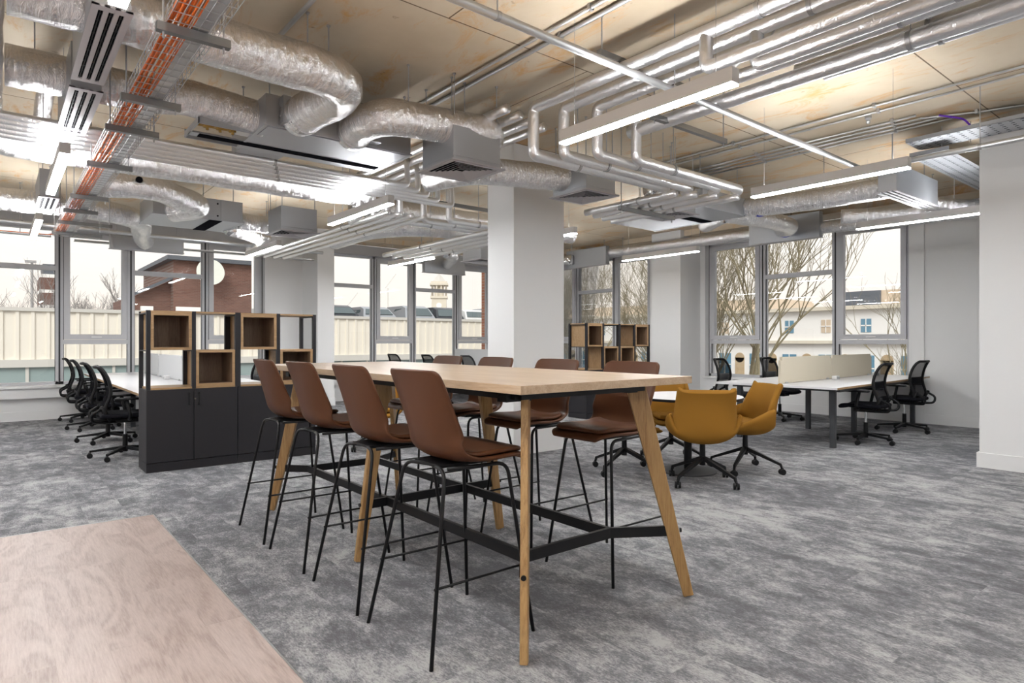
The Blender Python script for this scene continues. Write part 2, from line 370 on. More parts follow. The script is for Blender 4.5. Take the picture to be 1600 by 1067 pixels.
def dup(root, loc, rz, label, group=None):
    r = root.copy(); C.objects.link(r); r.location = loc; r.rotation_euler = (0, 0, rz); r['label'] = label
    if group: r['group'] = group
    for ch in list(root.children):
        c = ch.copy(); C.objects.link(c); c.parent = r
        for gch in ch.children:
            d = gch.copy(); C.objects.link(d); d.parent = c
    return r
def inst(proto, first, loc, rz, label, group=None):
    if first:
        proto.location = loc; proto.rotation_euler = (0, 0, rz); proto['label'] = label
        if group: proto['group'] = group
        return proto
    return dup(proto, loc, rz, label, group)

# ------------------------------------------------------------------ room shell
CZ = 3.48          # soffit
YL = 12.8          # inner face of the left (window) wall
XR = 11.17         # inner face of the right (window) wall
struct('floor', B().box((-3, -3, -0.25), (11.6, 13.2, 0)), 'carpet')
struct('ceiling', B().box((-3.2, -3.2, CZ), (11.6, 13.2, CZ + 0.3)), 'ceil')
# dropped edge of the slab along both window walls
struct('trim_1', B().box((-3, 12.25, 3.37), (11.17, 12.8, CZ)), 'ceil')
struct('trim_2', B().box((10.62, -3, 3.37), (11.17, 12.25, CZ)), 'ceil')
struct('wall_back', B().box((-3.2, -3.2, 0), (11.6, -3.0, CZ)), 'white')
struct('wall_side', B().box((-3.2, -3.0, 0), (-3.0, 13.2, CZ)), 'white')

def walls_left():
    b = B()
    b.box((-3, YL, 0), (11.17, YL + 0.4, 0.53))                    # below the sills
    b.box((4.11, YL, 0.53), (5.33, YL + 0.4, 3.37))                # solid piece behind the pillar
    b.box((9.82, YL, 0.53), (11.17, YL + 0.4, 3.37))
    struct('wall_left', b, 'white')
    struct('trim_3', B().box((-3, YL + 0.02, 3.16), (4.11, YL + 0.35, 3.37)).box((5.33, YL + 0.02, 3.16), (9.82, YL + 0.35, 3.37)), 'lintel')
    b = B().box((-3, 12.66, 0.52), (4.8, 12.98, 0.56), bev=0.004); struct('trim_4', b, 'skirt')
    b = B().box((-3, 12.70, 0.36), (4.82, 12.80, 0.52)); struct('trim_5', b, 'skirt')
    b = B().box((5.24, 12.66, 0.52), (9.8, 12.98, 0.56), bev=0.004).box((5.24, 12.70, 0.36), (9.8, 12.80, 0.52)); struct('trim_6', b, 'skirt')
    struct('baseboard_left', B().box((-3, YL - 0.018, 0), (4.86, YL, 0.15)).box((5.2, YL - 0.018, 0), (11.15, YL, 0.15)), 'skirt')
    # pillar on the left wall
    b = B().box((4.86, 12.0, 0), (5.20, YL + 0.1, CZ)); struct('wall_pillar_left', b, 'white')
    b = B().box((4.842, 11.982, 0), (5.218, YL, 0.15)); struct('baseboard_pillar_left', b, 'skirt')
walls_left()
def walls_right():
    b = B()
    b.box((XR, -3, 0), (XR + 0.4, 13.2, 0.55))
    b.box((XR, -3, 0.55), (XR + 0.4, 3.82, 3.37)); b.box((XR, 7.53, 0.55), (XR + 0.4, 8.93, 3.37)); b.box((XR, 12.4, 0.55), (XR + 0.4, 13.2, 3.37))
    struct('wall_right', b, 'white')
    struct('trim_7', B().box((XR + 0.02, 3.82, 3.24), (XR + 0.35, 7.53, 3.37)).box((XR + 0.02, 8.93, 3.24), (XR + 0.35, 12.4, 3.37)), 'lintel')
    struct('trim_8', B().box((XR - 0.05, 3.78, 0.535), (XR + 0.2, 7.55, 0.57), bev=0.004).box((XR - 0.05, 8.9, 0.535), (XR + 0.2, 12.4, 0.57), bev=0.004), 'skirt')
    # white lining strip with screw heads beside the window
    struct('trim_9', B().box((XR - 0.03, 3.60, 0.0), (XR, 3.80, 3.35)), 'skirt')
    struct('baseboard_right', B().box((XR - 0.02, -3, 0), (XR, 3.60, 0.145)).box((XR - 0.02, 3.8, 0), (XR, 7.64, 0.145)).box((XR - 0.02, 8.35, 0), (XR, 12.7, 0.145)), 'skirt')
    b = B().box((10.5, 7.64, 0), (XR + 0.1, 8.35, CZ)); struct('wall_pillar_right', b, 'white')
    struct('baseboard_pillar_right', B().box((10.482, 7.622, 0), (XR, 8.368, 0.15)), 'skirt')
    # projecting block at the right edge
    b = B().box((7.72, -3, 0), (9.2, 2.0, CZ)); struct('wall_block', b, 'white')
    struct('baseboard_block', B().box((7.70, -3, 0), (9.22, 2.02, 0.15)), 'skirt')
walls_right()
b = B().box((4.46, 5.46, 0), (5.23, 5.94, CZ), bev=0.004); struct('wall_column', b, 'white')
struct('baseboard_column', B().box((4.445, 5.445, 0), (5.245, 5.955, 0.012)), 'skirt')
# pale vinyl plank area
struct('floor_vinyl', B().box((-3, -3, 0.0), (0.885, 5.255, 0.004)), 'vinyl')
struct('trim_10', B().box((0.885, -3, 0), (0.893, 5.262, 0.006)).box((-3, 5.255, 0), (0.893, 5.262, 0.006)), 'galv')

# windows --------------------------------------------------------------
WN = [0]
def window(axis, plane, a0, a1, kind, zb, zt, zs=None):
    """one bay; axis 'x' along X in the left wall, 'y' along Y in the right wall"""
    WN[0] += 1
    w = D.objects.new('window_%d' % WN[0], None); C.objects.link(w); w['kind'] = 'structure'
    w.location = (a0, plane, 0) if axis == 'x' else (plane, a0, 0)
    def bx(b, u0, u1, d0, d1, z0, z1, bev=0):
        if axis == 'x': b.box((u0 - a0, d0, z0), (u1 - a0, d1, z1), bev=bev)
        else: b.box((d0, u0 - a0, z0), (d1, u1 - a0, z1), bev=bev)
    f = 0.055; b = B()
    bx(b, a0, a0 + f, 0, 0.11, zb, zt); bx(b, a1 - f, a1, 0, 0.11, zb, zt); bx(b, a0, a1, 0, 0.11, zb, zb + f); bx(b, a0, a1, 0, 0.11, zt - f, zt)
    zm = 1.27
    if kind == 'sash': bx(b, a0 + f, a1 - f, 0, 0.11, zm - 0.045, zm + 0.03)
    else: bx(b, a0 + f, a1 - f, 0.0, 0.11, 2.45, 2.53)
    obj('window_frame', b, 'frame', w)
    b = B(); bx(b, a0 - 0.002, a0 + 0.012, -0.004, 0.0, zb, zt); bx(b, a1 - 0.012, a1 + 0.002, -0.004, 0.0, zb, zt)
    bx(b, a0 + f - 0.002, a0 + f + 0.008, 0.02, 0.03, zb + f, zt - f); bx(b, a1 - f - 0.008, a1 - f + 0.002, 0.02, 0.03, zb + f, zt - f)
    obj('gasket', b, 'gasket', w)
    gl = B()
    if kind == 'sash':
        s = B(); k = 0.085; u0, u1, z0, z1 = a0 + f + 0.006, a1 - f - 0.006, zm + 0.036, zt - f - 0.006
        bx(s, u0, u0 + k, -0.02, 0.06, z0, z1); bx(s, u1 - k, u1, -0.02, 0.06, z0, z1); bx(s, u0 + k, u1 - k, -0.02, 0.06, z0, z0 + k); bx(s, u0 + k, u1 - k, -0.02, 0.06, z1 - k, z1)
        so = obj('opening_sash', s, 'frame', w)
        h = B(); c = (u0 + u1) / 2; bx(h, c - 0.075, c + 0.075, -0.045, -0.028, z0 + 0.03, z0 + 0.05, 0.003); bx(h, c - 0.07, c - 0.05, -0.03, -0.02, z0 + 0.03, z0 + 0.05); bx(h, c + 0.05, c + 0.07, -0.03, -0.02, z0 + 0.03, z0 + 0.05)
        obj('handle', h, 'skirt', so, label='white window handle')
        bx(gl, u0 + k, u1 - k, 0.015, 0.021, z0 + k, z1 - k); bx(gl, a0 + f, a1 - f, 0.05, 0.056, zb + f, zm - 0.045)
    else:
        bx(gl, a0 + f, a1 - f, 0.05, 0.056, zb + f, 2.45); bx(gl, a0 + f, a1 - f, 0.05, 0.056, 2.53, zt - f)
    obj('pane', gl, 'glass', w)
    return w
k = 12.95 / 12.8
for a0, a1, kd in ((-2.95, -1.42, 'fixed'), (-1.42, -0.4, 'sash'), (-0.4, 0.80, 'fixed'), (0.80, 1.82, 'sash'), (1.82, 3.02, 'fixed'), (3.02, 4.06, 'sash'),
                   (5.26, 6.47, 'fixed'), (6.47, 7.48, 'sash'), (7.48, 8.66, 'fixed'), (8.66, 9.7, 'sash')):
    window('x', 12.95, a0 * k, a1 * k, kd, 0.55, 3.17)
k = 11.31 / 11.17
for a0, a1, kd in ((3.79, 4.95, 'sash'), (4.95, 6.28, 'fixed'), (6.28, 7.44, 'sash'), (8.84, 9.98, 'sash'), (9.98, 11.2, 'fixed'), (11.2, 12.25, 'sash')):
    window('y', 11.31, a0 * k, a1 * k, kd, 0.57, 3.25)

# ------------------------------------------------------------------ high table
def high_table():
    t = thing('high_table', 'long high meeting table with a pale oak top and golden oak splayed legs', 'table', (2.10, 3.37, 0))
    ox, oy = 2.10, 3.37
    b = B().box((1.555 - ox, 1.86 - oy, 1.065), (2.65 - ox, 4.88 - oy, 1.10), bev=0.002); obj('tabletop', b, 'oaktop', t)
    b = B()
    for x in (1.70, 2.50): b.box((x - 0.02 - ox, 2.05 - oy, 1.025), (x + 0.02 - ox, 4.69 - oy, 1.065))
    for y in (2.05, 3.37, 4.69): b.box((1.70 - ox, y - 0.02 - oy, 1.025), (2.50 - ox, y + 0.02 - oy, 1.0645))
    for x in (1.72, 2.48):
        for y in (2.10, 4.64): b.box((x - 0.07 - ox, y - 0.03 - oy, 1.015), (x + 0.07 - ox, y + 0.03 - oy, 1.045))
    obj('under_frame', b, 'black', t)
    for sx_ in (-1, 1):
        for sy in (-1, 0, 1):
            foot = Vector((2.14 + sx_ * 0.535 - ox, 3.37 + sy * 1.47 - oy, 0.0)); top = Vector((2.135 + sx_ * 0.36 - ox, 3.37 + sy * (1.28 if sy else 0) - oy, 1.06))
            if sy == 0: foot.y = top.y = 3.385 - oy; foot.x = 2.13 + sx_ * 0.515 - ox
            side = Vector((sx_, sy * 0.95, 0))
            b = B().quadbar(foot + Vector((0, 0, 0.006)), top, 0.05, 0.032, 0.098, 0.032, side)
            bmesh.ops.bevel(b.bm, geom=list(b.bm.edges), offset=0.003, segments=1, affect='EDGES')
            lg = obj('leg', b, 'oakleg', t)
            b = B().cyl(foot, foot + Vector((0, 0, 0.007)), 0.016); obj('glide', b, 'chrome', lg)
            p = foot.lerp(top, 0.31); d = side.normalized()
            b = B().cyl(p + d * 0.04, p + d * 0.048, 0.011); obj('bolt_cap', b, 'black', lg)
    z = 0.325
    xa, xb, ya, yb = 1.80 - ox, 2.35 - ox, 2.13 - oy, 4.61 - oy
    b = B()
    for x in (xa, xb): b.quadbar((x, ya, z), (x, yb, z), 0.05, 0.022, 0.05, 0.022, (0, 0, 1))
    for y, s in ((ya, -1), (yb, 1)):
        b.quadbar((xa, y, z), (xb, y, z), 0.05, 0.02, 0.05, 0.02, (0, 0, 1))
        b.quadbar((xa, y, z), (1.675 - ox, y + s * 0.13, z), 0.05, 0.02, 0.05, 0.02, (0, 0, 1)); b.quadbar((xb, y, z), (2.605 - ox, y + s * 0.16, z), 0.05, 0.02, 0.05, 0.02, (0, 0, 1))
    b.quadbar((1.68 - ox, 3.385 - oy, z), (2.57 - ox, 3.385 - oy, z), 0.05, 0.02, 0.05, 0.02, (0, 0, 1))
    obj('stretcher', b, 'black', t)
high_table()

# ------------------------------------------------------------------ bar stools
def spline(pts, u):
    """Catmull-Rom through pts, u in 0..1"""
    n_ = len(pts) - 1; x = min(max(u, 0), 1) * n_; i = min(int(x), n_ - 1); f = x - i
    p = [pts[max(i - 1, 0)], pts[i], pts[i + 1], pts[min(i + 2, n_)]]
    return tuple(0.5 * (2 * p[1][k_] + (p[2][k_] - p[0][k_]) * f + (2 * p[0][k_] - 5 * p[1][k_] + 4 * p[2][k_] - p[3][k_]) * f * f + (-p[0][k_] + 3 * p[1][k_] - 3 * p[2][k_] + p[3][k_]) * f ** 3) for k_ in range(len(pts[0])))
STOOL = [(0.300, 0.742, 0.165, 0.0), (0.275, 0.765, 0.205, 0.0), (0.20, 0.772, 0.225, 0.004), (0.10, 0.764, 0.232, 0.010), (0.0, 0.758, 0.232, 0.022), (-0.07, 0.772, 0.226, 0.045),
         (-0.118, 0.812, 0.222, 0.075), (-0.142, 0.875, 0.222, 0.075), (-0.162, 0.96, 0.222, 0.055), (-0.183, 1.05, 0.220, 0.038), (-0.200, 1.115, 0.216, 0.026), (-0.208, 1.140, 0.205, 0.02), (-0.212, 1.152, 0.18, 0.018)]
def shell_fn(prof, cx, top_i=0.5):
    def fn(u, v):
        x, z, w, cup = spline(prof, v)
        s = (u - 0.5) * 2; y = w * s * (1 - 0.04 * s * s)
        # cup the sides: up while sitting flat, forward in the back
        k_ = abs(s) ** 2.6; bk = min(max((v - 0.38) / 0.22, 0), 1)
        return Vector((x + cup * k_ * bk * 1.0, y, z + cup * k_ * (1 - bk)))
    return fn
def make_stool():
    t = thing('bar_stool', 'x', 'bar stool')
    b = B().grid(shell_fn(STOOL, 0), 17, 34); obj('shell', b, 'leath', t, True, solid=0.018, sub=1)
    pad = [(0.268, 0.781, 0.15, 0.0), (0.255, 0.792, 0.185, 0), (0.20, 0.797, 0.20, 0.002), (0.10, 0.789, 0.205, 0.006), (0.0, 0.783, 0.20, 0.012), (-0.05, 0.790, 0.185, 0.02), (-0.068, 0.80, 0.14, 0.02)]
    b = B().grid(lambda u, v: (lambda q: Vector((q[0], q[2] * (u - .5) * 2, q[1] + q[3] * abs((u - .5) * 2) ** 2.6)))(spline(pad, v)), 13, 14)
    obj('seat_pad', b, 'leath', t, True, solid=0.022, sub=1)
    r = 0.0085
    for s in (-1, 1):
        b = B().tube([(-0.265, 0.27 * s, 0.0), (-0.135, 0.165 * s, 0.735), (-0.10, 0.0, 0.738)], r, 8, bend=0.06); obj('leg', b, 'black', t, True)
        b = B().tube([(0.265, 0.255 * s, 0.0), (0.185, 0.17 * s, 0.738), (-0.10, 0.13 * s, 0.735)], r, 8, bend=0.055); obj('leg', b, 'black', t, True)
        b = B().tube([(-0.225, 0.228 * s, 0.29), (0.255, 0.220 * s, 0.29)], 0.0055, 8); obj('footrest', b, 'black', t, True)
    b = B().box((-0.12, -0.10, 0.735), (0.16, 0.10, 0.748)); obj('seat_bracket', b, 'black', t)
    return t
st = make_stool()
sg = 'brown leather stools on the near side of the high table'
where = ['nearest the camera', 'second from the camera', 'third from the camera', 'beside the dark shelving unit']
for i, y in enumerate((2.36, 3.00, 3.68, 4.32)):
    inst(st, i == 0, (1.565, y, 0), random.uniform(-0.02, 0.02), 'brown leather bar stool left of the high table, %s' % where[i], sg)
where = ['nearest the camera beside the mustard chairs', 'second from the camera', 'third from the camera', 'the farthest one']
for i, y in enumerate((2.46, 3.10, 3.77, 4.42)):
    inst(st, False, (2.725, y, 0), PI + random.uniform(-0.02, 0.02), 'brown leather bar stool right of the high table, %s' % where[i], 'brown leather stools on the far side of the high table')

# ------------------------------------------------------------------ task chairs
def caster(c, sc=1.0):
    b = B(); x, y, z = c
    for s in (-1, 1): b.cyl((x, y + s * 0.006, z), (x, y + s * 0.024, z), 0.028 * sc, seg=14)
    b.box((x - 0.012, y - 0.008, z), (x + 0.012, y + 0.008, z + 0.035)); return b
def make_task_chair():
    t = thing('task_chair', 'x', 'office chair')
    for k_ in range(5):
        a = 2 * PI * k_ / 5 + 0.35; d = Vector((math.cos(a), math.sin(a), 0)); p = Vector((-d.y, d.x, 0))
        b = B().quadbar(d * 0.02 + Vector((0, 0, 0.105)), d * 0.335 + Vector((0, 0, 0.075)), 0.05, 0.035, 0.026, 0.02, p); lg = obj('base_leg', b, 'blackp', t)
        cc = d * 0.335; obj('caster', caster((cc.x, cc.y, 0.028)), 'blackp', lg, 'auto')
    b = B().cyl((0, 0, 0.06), (0, 0, 0.25), 0.027, 0.025, 16); obj('column_sleeve', b, 'blackp', t, 'auto')
    b = B().cyl((0, 0, 0.25), (0, 0, 0.40), 0.014, seg=14); obj('gas_lift', b, 'chrome', t, 'auto')
    b = B().box((-0.15, -0.09, 0.385), (0.12, 0.09, 0.43), bev=0.012); obj('mechanism', b, 'blackp', t)
    def seat(u, v):
        s = (u - .5) * 2; x = 0.26 - 0.50 * v; w = 0.245 * (1 - 0.10 * (2 * v - 1) ** 2); e_ = max(0, (0.14 - v) / 0.14)
        return Vector((x, s * w, 0.475 - 0.035 * e_ * e_ - 0.012 * math.cos(s * PI / 2)))
    obj('seat', B().grid(seat, 11, 13), 'seatf', t, True, solid=0.05, sub=1)
    bp_ = [(-0.215, 0.485, 0.19), (-0.235, 0.55, 0.205), (-0.205, 0.64, 0.215), (-0.185, 0.72, 0.225), (-0.190, 0.80, 0.225), (-0.215, 0.89, 0.215), (-0.255, 0.965, 0.195), (-0.285, 0.995, 0.155)]
    def back(u, v):
        x, z, w = spline(bp_, v); s = (u - .5) * 2
        return Vector((x + 0.035 * s * s, s * w, z))
    obj('backrest_mesh', B().grid(back, 11, 17), 'mesh', t, True)
    path = [back(0, v / 14) for v in range(15)] + [back(u / 8, 1) for u in range(1, 8)] + [back(1, 1 - v / 14) for v in range(15)]
    rr = [0.017] * len(path)
    obj('back_frame', B().tube(path, rr, 8), 'blackp', t, True)
    loop = [back(0, 0.0), (-0.20, -0.19, 0.50), (-0.30, -0.19, 0.505), (-0.335, -0.15, 0.45), (-0.27, -0.10, 0.40), (-0.10, -0.07, 0.395)]
    b = B()
    for s in (-1, 1):
        b.tube([(-0.215, s * 0.195, 0.56), (-0.325, s * 0.19, 0.50), (-0.315, s * 0.165, 0.415), (-0.10, s * 0.08, 0.400)], 0.015, 8, bend=0.07)
    b.tube([(-0.15, -0.19, 0.42), (-0.235, -0.2, 0.58)], 0.018, 8); b.tube([(-0.15, 0.19, 0.42), (-0.235, 0.2, 0.58)], 0.018, 8)
    b.tube([back(0, 0.03), back(0.5, 0.03), back(1, 0.03)], 0.010, 8)
    obj('back_support', b, 'blackp', t, True)
    obj('lumbar_pad', B().grid(lambda u, v: back(0.12 + 0.76 * u, 0.36 + 0.17 * v) + Vector((0.012, 0, 0)), 9, 5), 'greyleg', t, True, solid=0.006)
    for s in (-1, 1):
        b = B().tube([(0.02, s * 0.20, 0.43), (0.03, s * 0.27, 0.46), (-0.01, s * 0.275, 0.645)], 0.019, 8, bend=0.05); ar = obj('armrest', b, 'blackp', t, True)
        b = B().box((-0.12, s * 0.275 - 0.04, 0.645), (0.15, s * 0.275 + 0.04, 0.668), bev=0.010); obj('arm_pad', b, 'blackp', ar, True)
    return t
tc_ = make_task_chair()
first = True
def task(x, y, rz, label, group=None):
    global first
    inst(tc_, first, (x, y, 0), rz, label, group); first = False
ord_ = ['nearest the shelving unit', 'second from the shelving unit', 'third from the shelving unit', 'closest to the window wall']
for i, y in enumerate((8.13, 9.52, 10.98, 12.30)):
    task(1.10, y, random.uniform(-0.05, 0.05), 'black mesh task chair left of the long white desk, %s' % ord_[i], 'task chairs along the left bench desk')
for i, y in enumerate((8.25, 9.6)):
    task(2.82, y, PI + random.uniform(-0.08, 0.05), 'black mesh task chair seen through the shelving, right side of left desk, %s' % ('front one' if i == 0 else 'back one'), 'task chairs on the far side of the left bench desk')
for i, (x, y) in enumerate(((7.12, 9.85), (6.95, 11.0), (6.75, 12.05))):
    task(x, y, random.uniform(-0.1, 0.1), 'black task chair back showing above the high table, %s of three' % ('rightmost', 'middle', 'leftmost')[i], 'task chairs at the far middle desk')

# ------------------------------------------------------------------ bench desks
def bench(label, cat, loc, rz, L, Wd, screen, scol, mats, sh=1.08, clamps=(0.5,), x0=0.0, slen=None):
    """local: x along the bench, y across; origin at near corner"""
    t = thing('bench_desk', label, cat, loc, rz)
    nb = max(1, round(L / 1.6)); wl_ = L / nb
    for s in (0, 1):
        y0, y1 = (0, Wd / 2 - 0.02) if s == 0 else (Wd / 2 + 0.02, Wd)
        for i in range(nb):
            tp = obj('desktop', B().box((i * wl_ + 0.002, y0, 0.715), ((i + 1) * wl_ - 0.002, y1, 0.742), bev=0.002), 'dtop', t)
            obj('edge_band', B().box((i * wl_ + 0.001, y0 - (0.001 if s == 0 else -0.0), 0.716), ((i + 1) * wl_ - 0.001, y0 + (0.0004), 0.739)) if s == 0 else B().box((i * wl_ + 0.001, y1 - 0.0004, 0.716), ((i + 1) * wl_ - 0.001, y1 + 0.001, 0.739)), 'oakcub', tp)
    fr_ = B()
    for y in (0.10, Wd - 0.10, Wd / 2 - 0.12, Wd / 2 + 0.12): fr_.box((0.3, y - 0.02, 0.67), (L - 0.3, y + 0.02, 0.70))
    xs = [0.33] + [wl_ * i for i in range(1, nb)] + [L - 0.22]
    for x in xs: fr_.box((x - 0.02, 0.14, 0.672), (x + 0.02, Wd - 0.14, 0.7145))
    obj('steel_frame', fr_, 'greyleg', t)
    for i, x in enumerate(xs):
        ys = (0.17, Wd - 0.17) if i in (0, len(xs) - 1) else (0.45, Wd - 0.45)
        for y in ys: obj('leg', B().box((x - 0.03, y - 0.03, 0), (x + 0.03, y + 0.03, 0.68), bev=0.004), 'greyleg', t)
    return t
def screen_panel(label, x, y, rz, L, z0, z1, m, grp):
    t = thing('desk_screen', label, 'desk screen', (x, y, 0.742), rz, grp)
    h = z1 - 0.742; b = B().box((0, -0.015, 0.004), (L, 0.015, h))
    es = [e_ for e_ in b.bm.edges if abs((e_.verts[0].co - e_.verts[1].co).y) > 0.02 and (e_.verts[0].co.z > h - 0.01)]
    bmesh.ops.bevel(b.bm, geom=es, offset=0.04, segments=4, affect='EDGES')
    obj('fabric_panel', b, m, t, 'auto')
    for xx in (0.15, L - 0.15): obj('clamp', B().box((xx - 0.03, -0.03, 0.0), (xx + 0.03, 0.03, 0.02)), 'galv', t)
    return t
def power(x, y, z, rz, label, grp=None):
    t = thing('power_module', label, 'desk socket', (x, y, z), rz, grp)
    b = B().box((-0.055, -0.035, 0.0), (0.055, 0.035, 0.055), bev=0.012); obj('casing', b, 'skirt', t, True)
    obj('socket_face', B().box((-0.04, -0.0365, 0.012), (0.04, -0.0345, 0.042)), 'galv', t)
# right bench, rotated a little
R5 = math.radians(3.5)
bench('white bench desk with graphite legs in front of the right windows', 'desk', (7.43, 3.27, 0), R5, 3.62, 1.52, None, None, None)
def rb(u, v): return (7.43 + u * math.cos(R5) - v * math.sin(R5), 3.27 + u * math.sin(R5) + v * math.cos(R5))
x, y = rb(0.20, 0.76); screen_panel('cream fabric desk screen on the right bench desk, end nearest the mustard chairs', x, y, R5, 1.6, 0.742, 1.075, 'scream', 'cream screens on the right bench desk')
x, y = rb(1.81, 0.76); screen_panel('cream fabric desk screen on the right bench desk, end nearest the white wall', x, y, R5, 1.6, 0.742, 1.075, 'scream', 'cream screens on the right bench desk')
x, y = rb(1.62, 0.62); power(x, y, 0.742, R5, 'small white socket block midway along the cream desk screens')
x, y = rb(3.2, 0.62); power(x, y, 0.742, R5, 'small white socket block at the far end of the cream desk screens')
task(8.52, 3.40, PI / 2 + 0.08, 'black mesh task chair in front of the right bench desk, nearer the camera')
task(9.98, 3.47, PI / 2 - 0.02, 'black mesh task chair in front of the right bench desk, beside the white wall')
task(8.80, 5.42, -PI / 2 + 0.15, 'black mesh task chair between the left end of the right bench desk and the window')
task(9.92, 5.28, -PI / 2, 'black mesh task chair hidden behind the cream screens by the window')
# left bench along Y  (local x -> world +Y)
bench('long white bench desk running from the left shelving unit to the window', 'desk', (2.74, 7.42, 0), PI / 2, 5.15, 1.62, None, None, None)
for i in range(3):
    screen_panel('pale grey desk screen on the left bench desk, %s' % ('end by the shelving', 'middle panel', 'end by the window')[i], 1.93, 7.75 + 1.58 * i, PI / 2, 1.56, 0.742, 1.08, 'swhite', 'grey screens on the left bench desk')
for i, (yy) in enumerate((8.45, 9.9, 11.9)):
    power(1.84, yy, 0.742, -PI / 2, 'small white socket block at the foot of the grey screens, %s' % ('nearest the shelving', 'middle one', 'nearest the window')[i])
# far middle bench
bench('pale bench desk glimpsed beyond the high table', 'desk', (9.05, 8.95, 0), PI / 2, 3.3, 1.62, None, None, None)
screen_panel('pale grey desk screen beyond the stool backs, part beside the white column', 8.24, 9.0, PI / 2, 1.6, 0.742, 1.10, 'swhite', 'grey screens on the far middle desk')
screen_panel('pale grey desk screen beyond the stool backs, part toward the clock tower window', 8.24, 10.63, PI / 2, 1.6, 0.742, 1.10, 'swhite', 'grey screens on the far middle desk')

# ------------------------------------------------------------------ shelving units
def shelving(label, loc, ncol, boxes, panels, cw=0.42, dep=0.42, side_box=None):
    """local x along the front (front faces -Y), y into depth"""
    t = thing('shelving_unit', label, 'shelving unit', loc)
    L = cw * ncol; hc = 0.80
    for u in range(ncol // 2):
        x0 = u * cw * 2; x1 = x0 + cw * 2
        cb = B().box((x0, 0.02, 0.09), (x1 - 0.003, dep, hc), bev=0.001); obj('cabinet', cb, 'anthr', t)
        obj('plinth', B().box((x0, 0.006, 0), (x1 - 0.003, dep, 0.088)), 'anthr', t)
        for k_ in (0, 1):
            a0 = x0 + k_ * cw; d = obj('door', B().box((a0 + 0.002, 0.0, 0.094), (a0 + cw - 0.004, 0.019, hc - 0.002), bev=0.001), 'anthr', t)
            hx = a0 + (cw - 0.045 if k_ == 0 else 0.045)
            obj('handle', B().box((hx - 0.006, -0.024, hc - 0.165), (hx + 0.006, -0.016, hc - 0.035), bev=0.002).box((hx - 0.005, -0.018, hc - 0.16), (hx + 0.005, 0, hc - 0.15)).box((hx - 0.005, -0.018, hc - 0.05), (hx + 0.005, 0, hc - 0.04)), 'black', d)
        obj('lock', B().cyl((x0 + cw + 0.012, -0.006, hc - 0.105), (x0 + cw + 0.012, 0.002, hc - 0.105), 0.011), 'chrome', t)
    r0, r1, r2 = hc, 1.185, 1.572
    p = 0.036
    for i in range(ncol + 1):
        x = i * cw; fr_ = B()
        for (y0, y1) in ((0, p), (dep - p, dep)):
            w = p * (1.5 if (i % 2 == 0 and 0 < i < ncol) else 1)
            a = min(max(x - w / 2, 0), L - w); fr_.box((a, y0, r0), (a + w, y1, r2))
        a = min(max(x - p / 2, 0), L - p)
        for z in (r1, r2 - 0.0185): fr_.box((a, p, z - 0.012), (a + p, dep - p, z + 0.0))
        obj('steel_upright', fr_, 'anthr', t)
    obj('counter_board', B().box((0.026, 0.003, hc), (L - 0.026, dep - 0.003, hc + 0.018)), 'oakcub', t)
    sh = B().box((0.013, 0.004, r2 - 0.018), (L - 0.013, dep - 0.004, r2 - 0.001)); obj('top_board', sh, 'oakcub', t)
    th = 0.026
    for ci in panels: obj('front_panel', B().box((ci * cw + 0.03, 0.004, r0 + 0.02), ((ci + 1) * cw - 0.022, 0.02, r1 - 0.002)), 'walnut', t)
    for (ci, ri, flip) in boxes:
        x0, x1 = ci * cw + (0.029 if ci % 2 == 0 and ci else 0.038 if ci == 0 else 0.020), (ci + 1) * cw - (0.038 if ci == ncol - 1 else 0.029 if ci % 2 else 0.020); z0, z1 = ((r0 + 0.019, r1) if ri == 0 else (r1 + 0.001, r2 - 0.019))
        b = B(); ya, yb = 0.002, dep - 0.002
        b.box((x0, ya, z0), (x0 + th, yb, z1)); b.box((x1 - th, ya, z0), (x1, yb, z1)); b.box((x0 + th, ya, z0), (x1 - th, yb, z0 + th)); b.box((x0 + th, ya, z1 - th), (x1 - th, yb, z1))
        q = obj('storage_cube', b, 'oakcub', t)
        yy = ya + 0.003 if flip else yb - 0.014
        obj('back_panel', B().box((x0 + th, yy, z0 + th), (x1 - th, yy + 0.010, z1 - th)), 'walnut', q)
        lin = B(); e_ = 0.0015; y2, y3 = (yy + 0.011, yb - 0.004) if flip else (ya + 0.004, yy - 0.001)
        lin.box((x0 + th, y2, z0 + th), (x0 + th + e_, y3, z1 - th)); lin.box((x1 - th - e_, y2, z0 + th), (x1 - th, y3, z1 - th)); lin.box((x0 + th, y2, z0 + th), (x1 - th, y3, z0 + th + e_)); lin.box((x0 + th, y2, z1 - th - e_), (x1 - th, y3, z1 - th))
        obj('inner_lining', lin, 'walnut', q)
    return t
shelving('dark grey two-bay cupboard with oak cubes in black frames, left, by the desk end', (1.115, 6.945, 0), 4, [(0, 1, 0), (1, 0, 0), (2, 1, 0), (3, 0, 0)], [])
shelving('dark grey cupboard with oak cubes behind the high table, right of the column', (7.47, 7.27, 0), 4, [(0, 1, 0), (1, 0, 0), (2, 0, 0), (3, 1, 0)], [], cw=0.405)

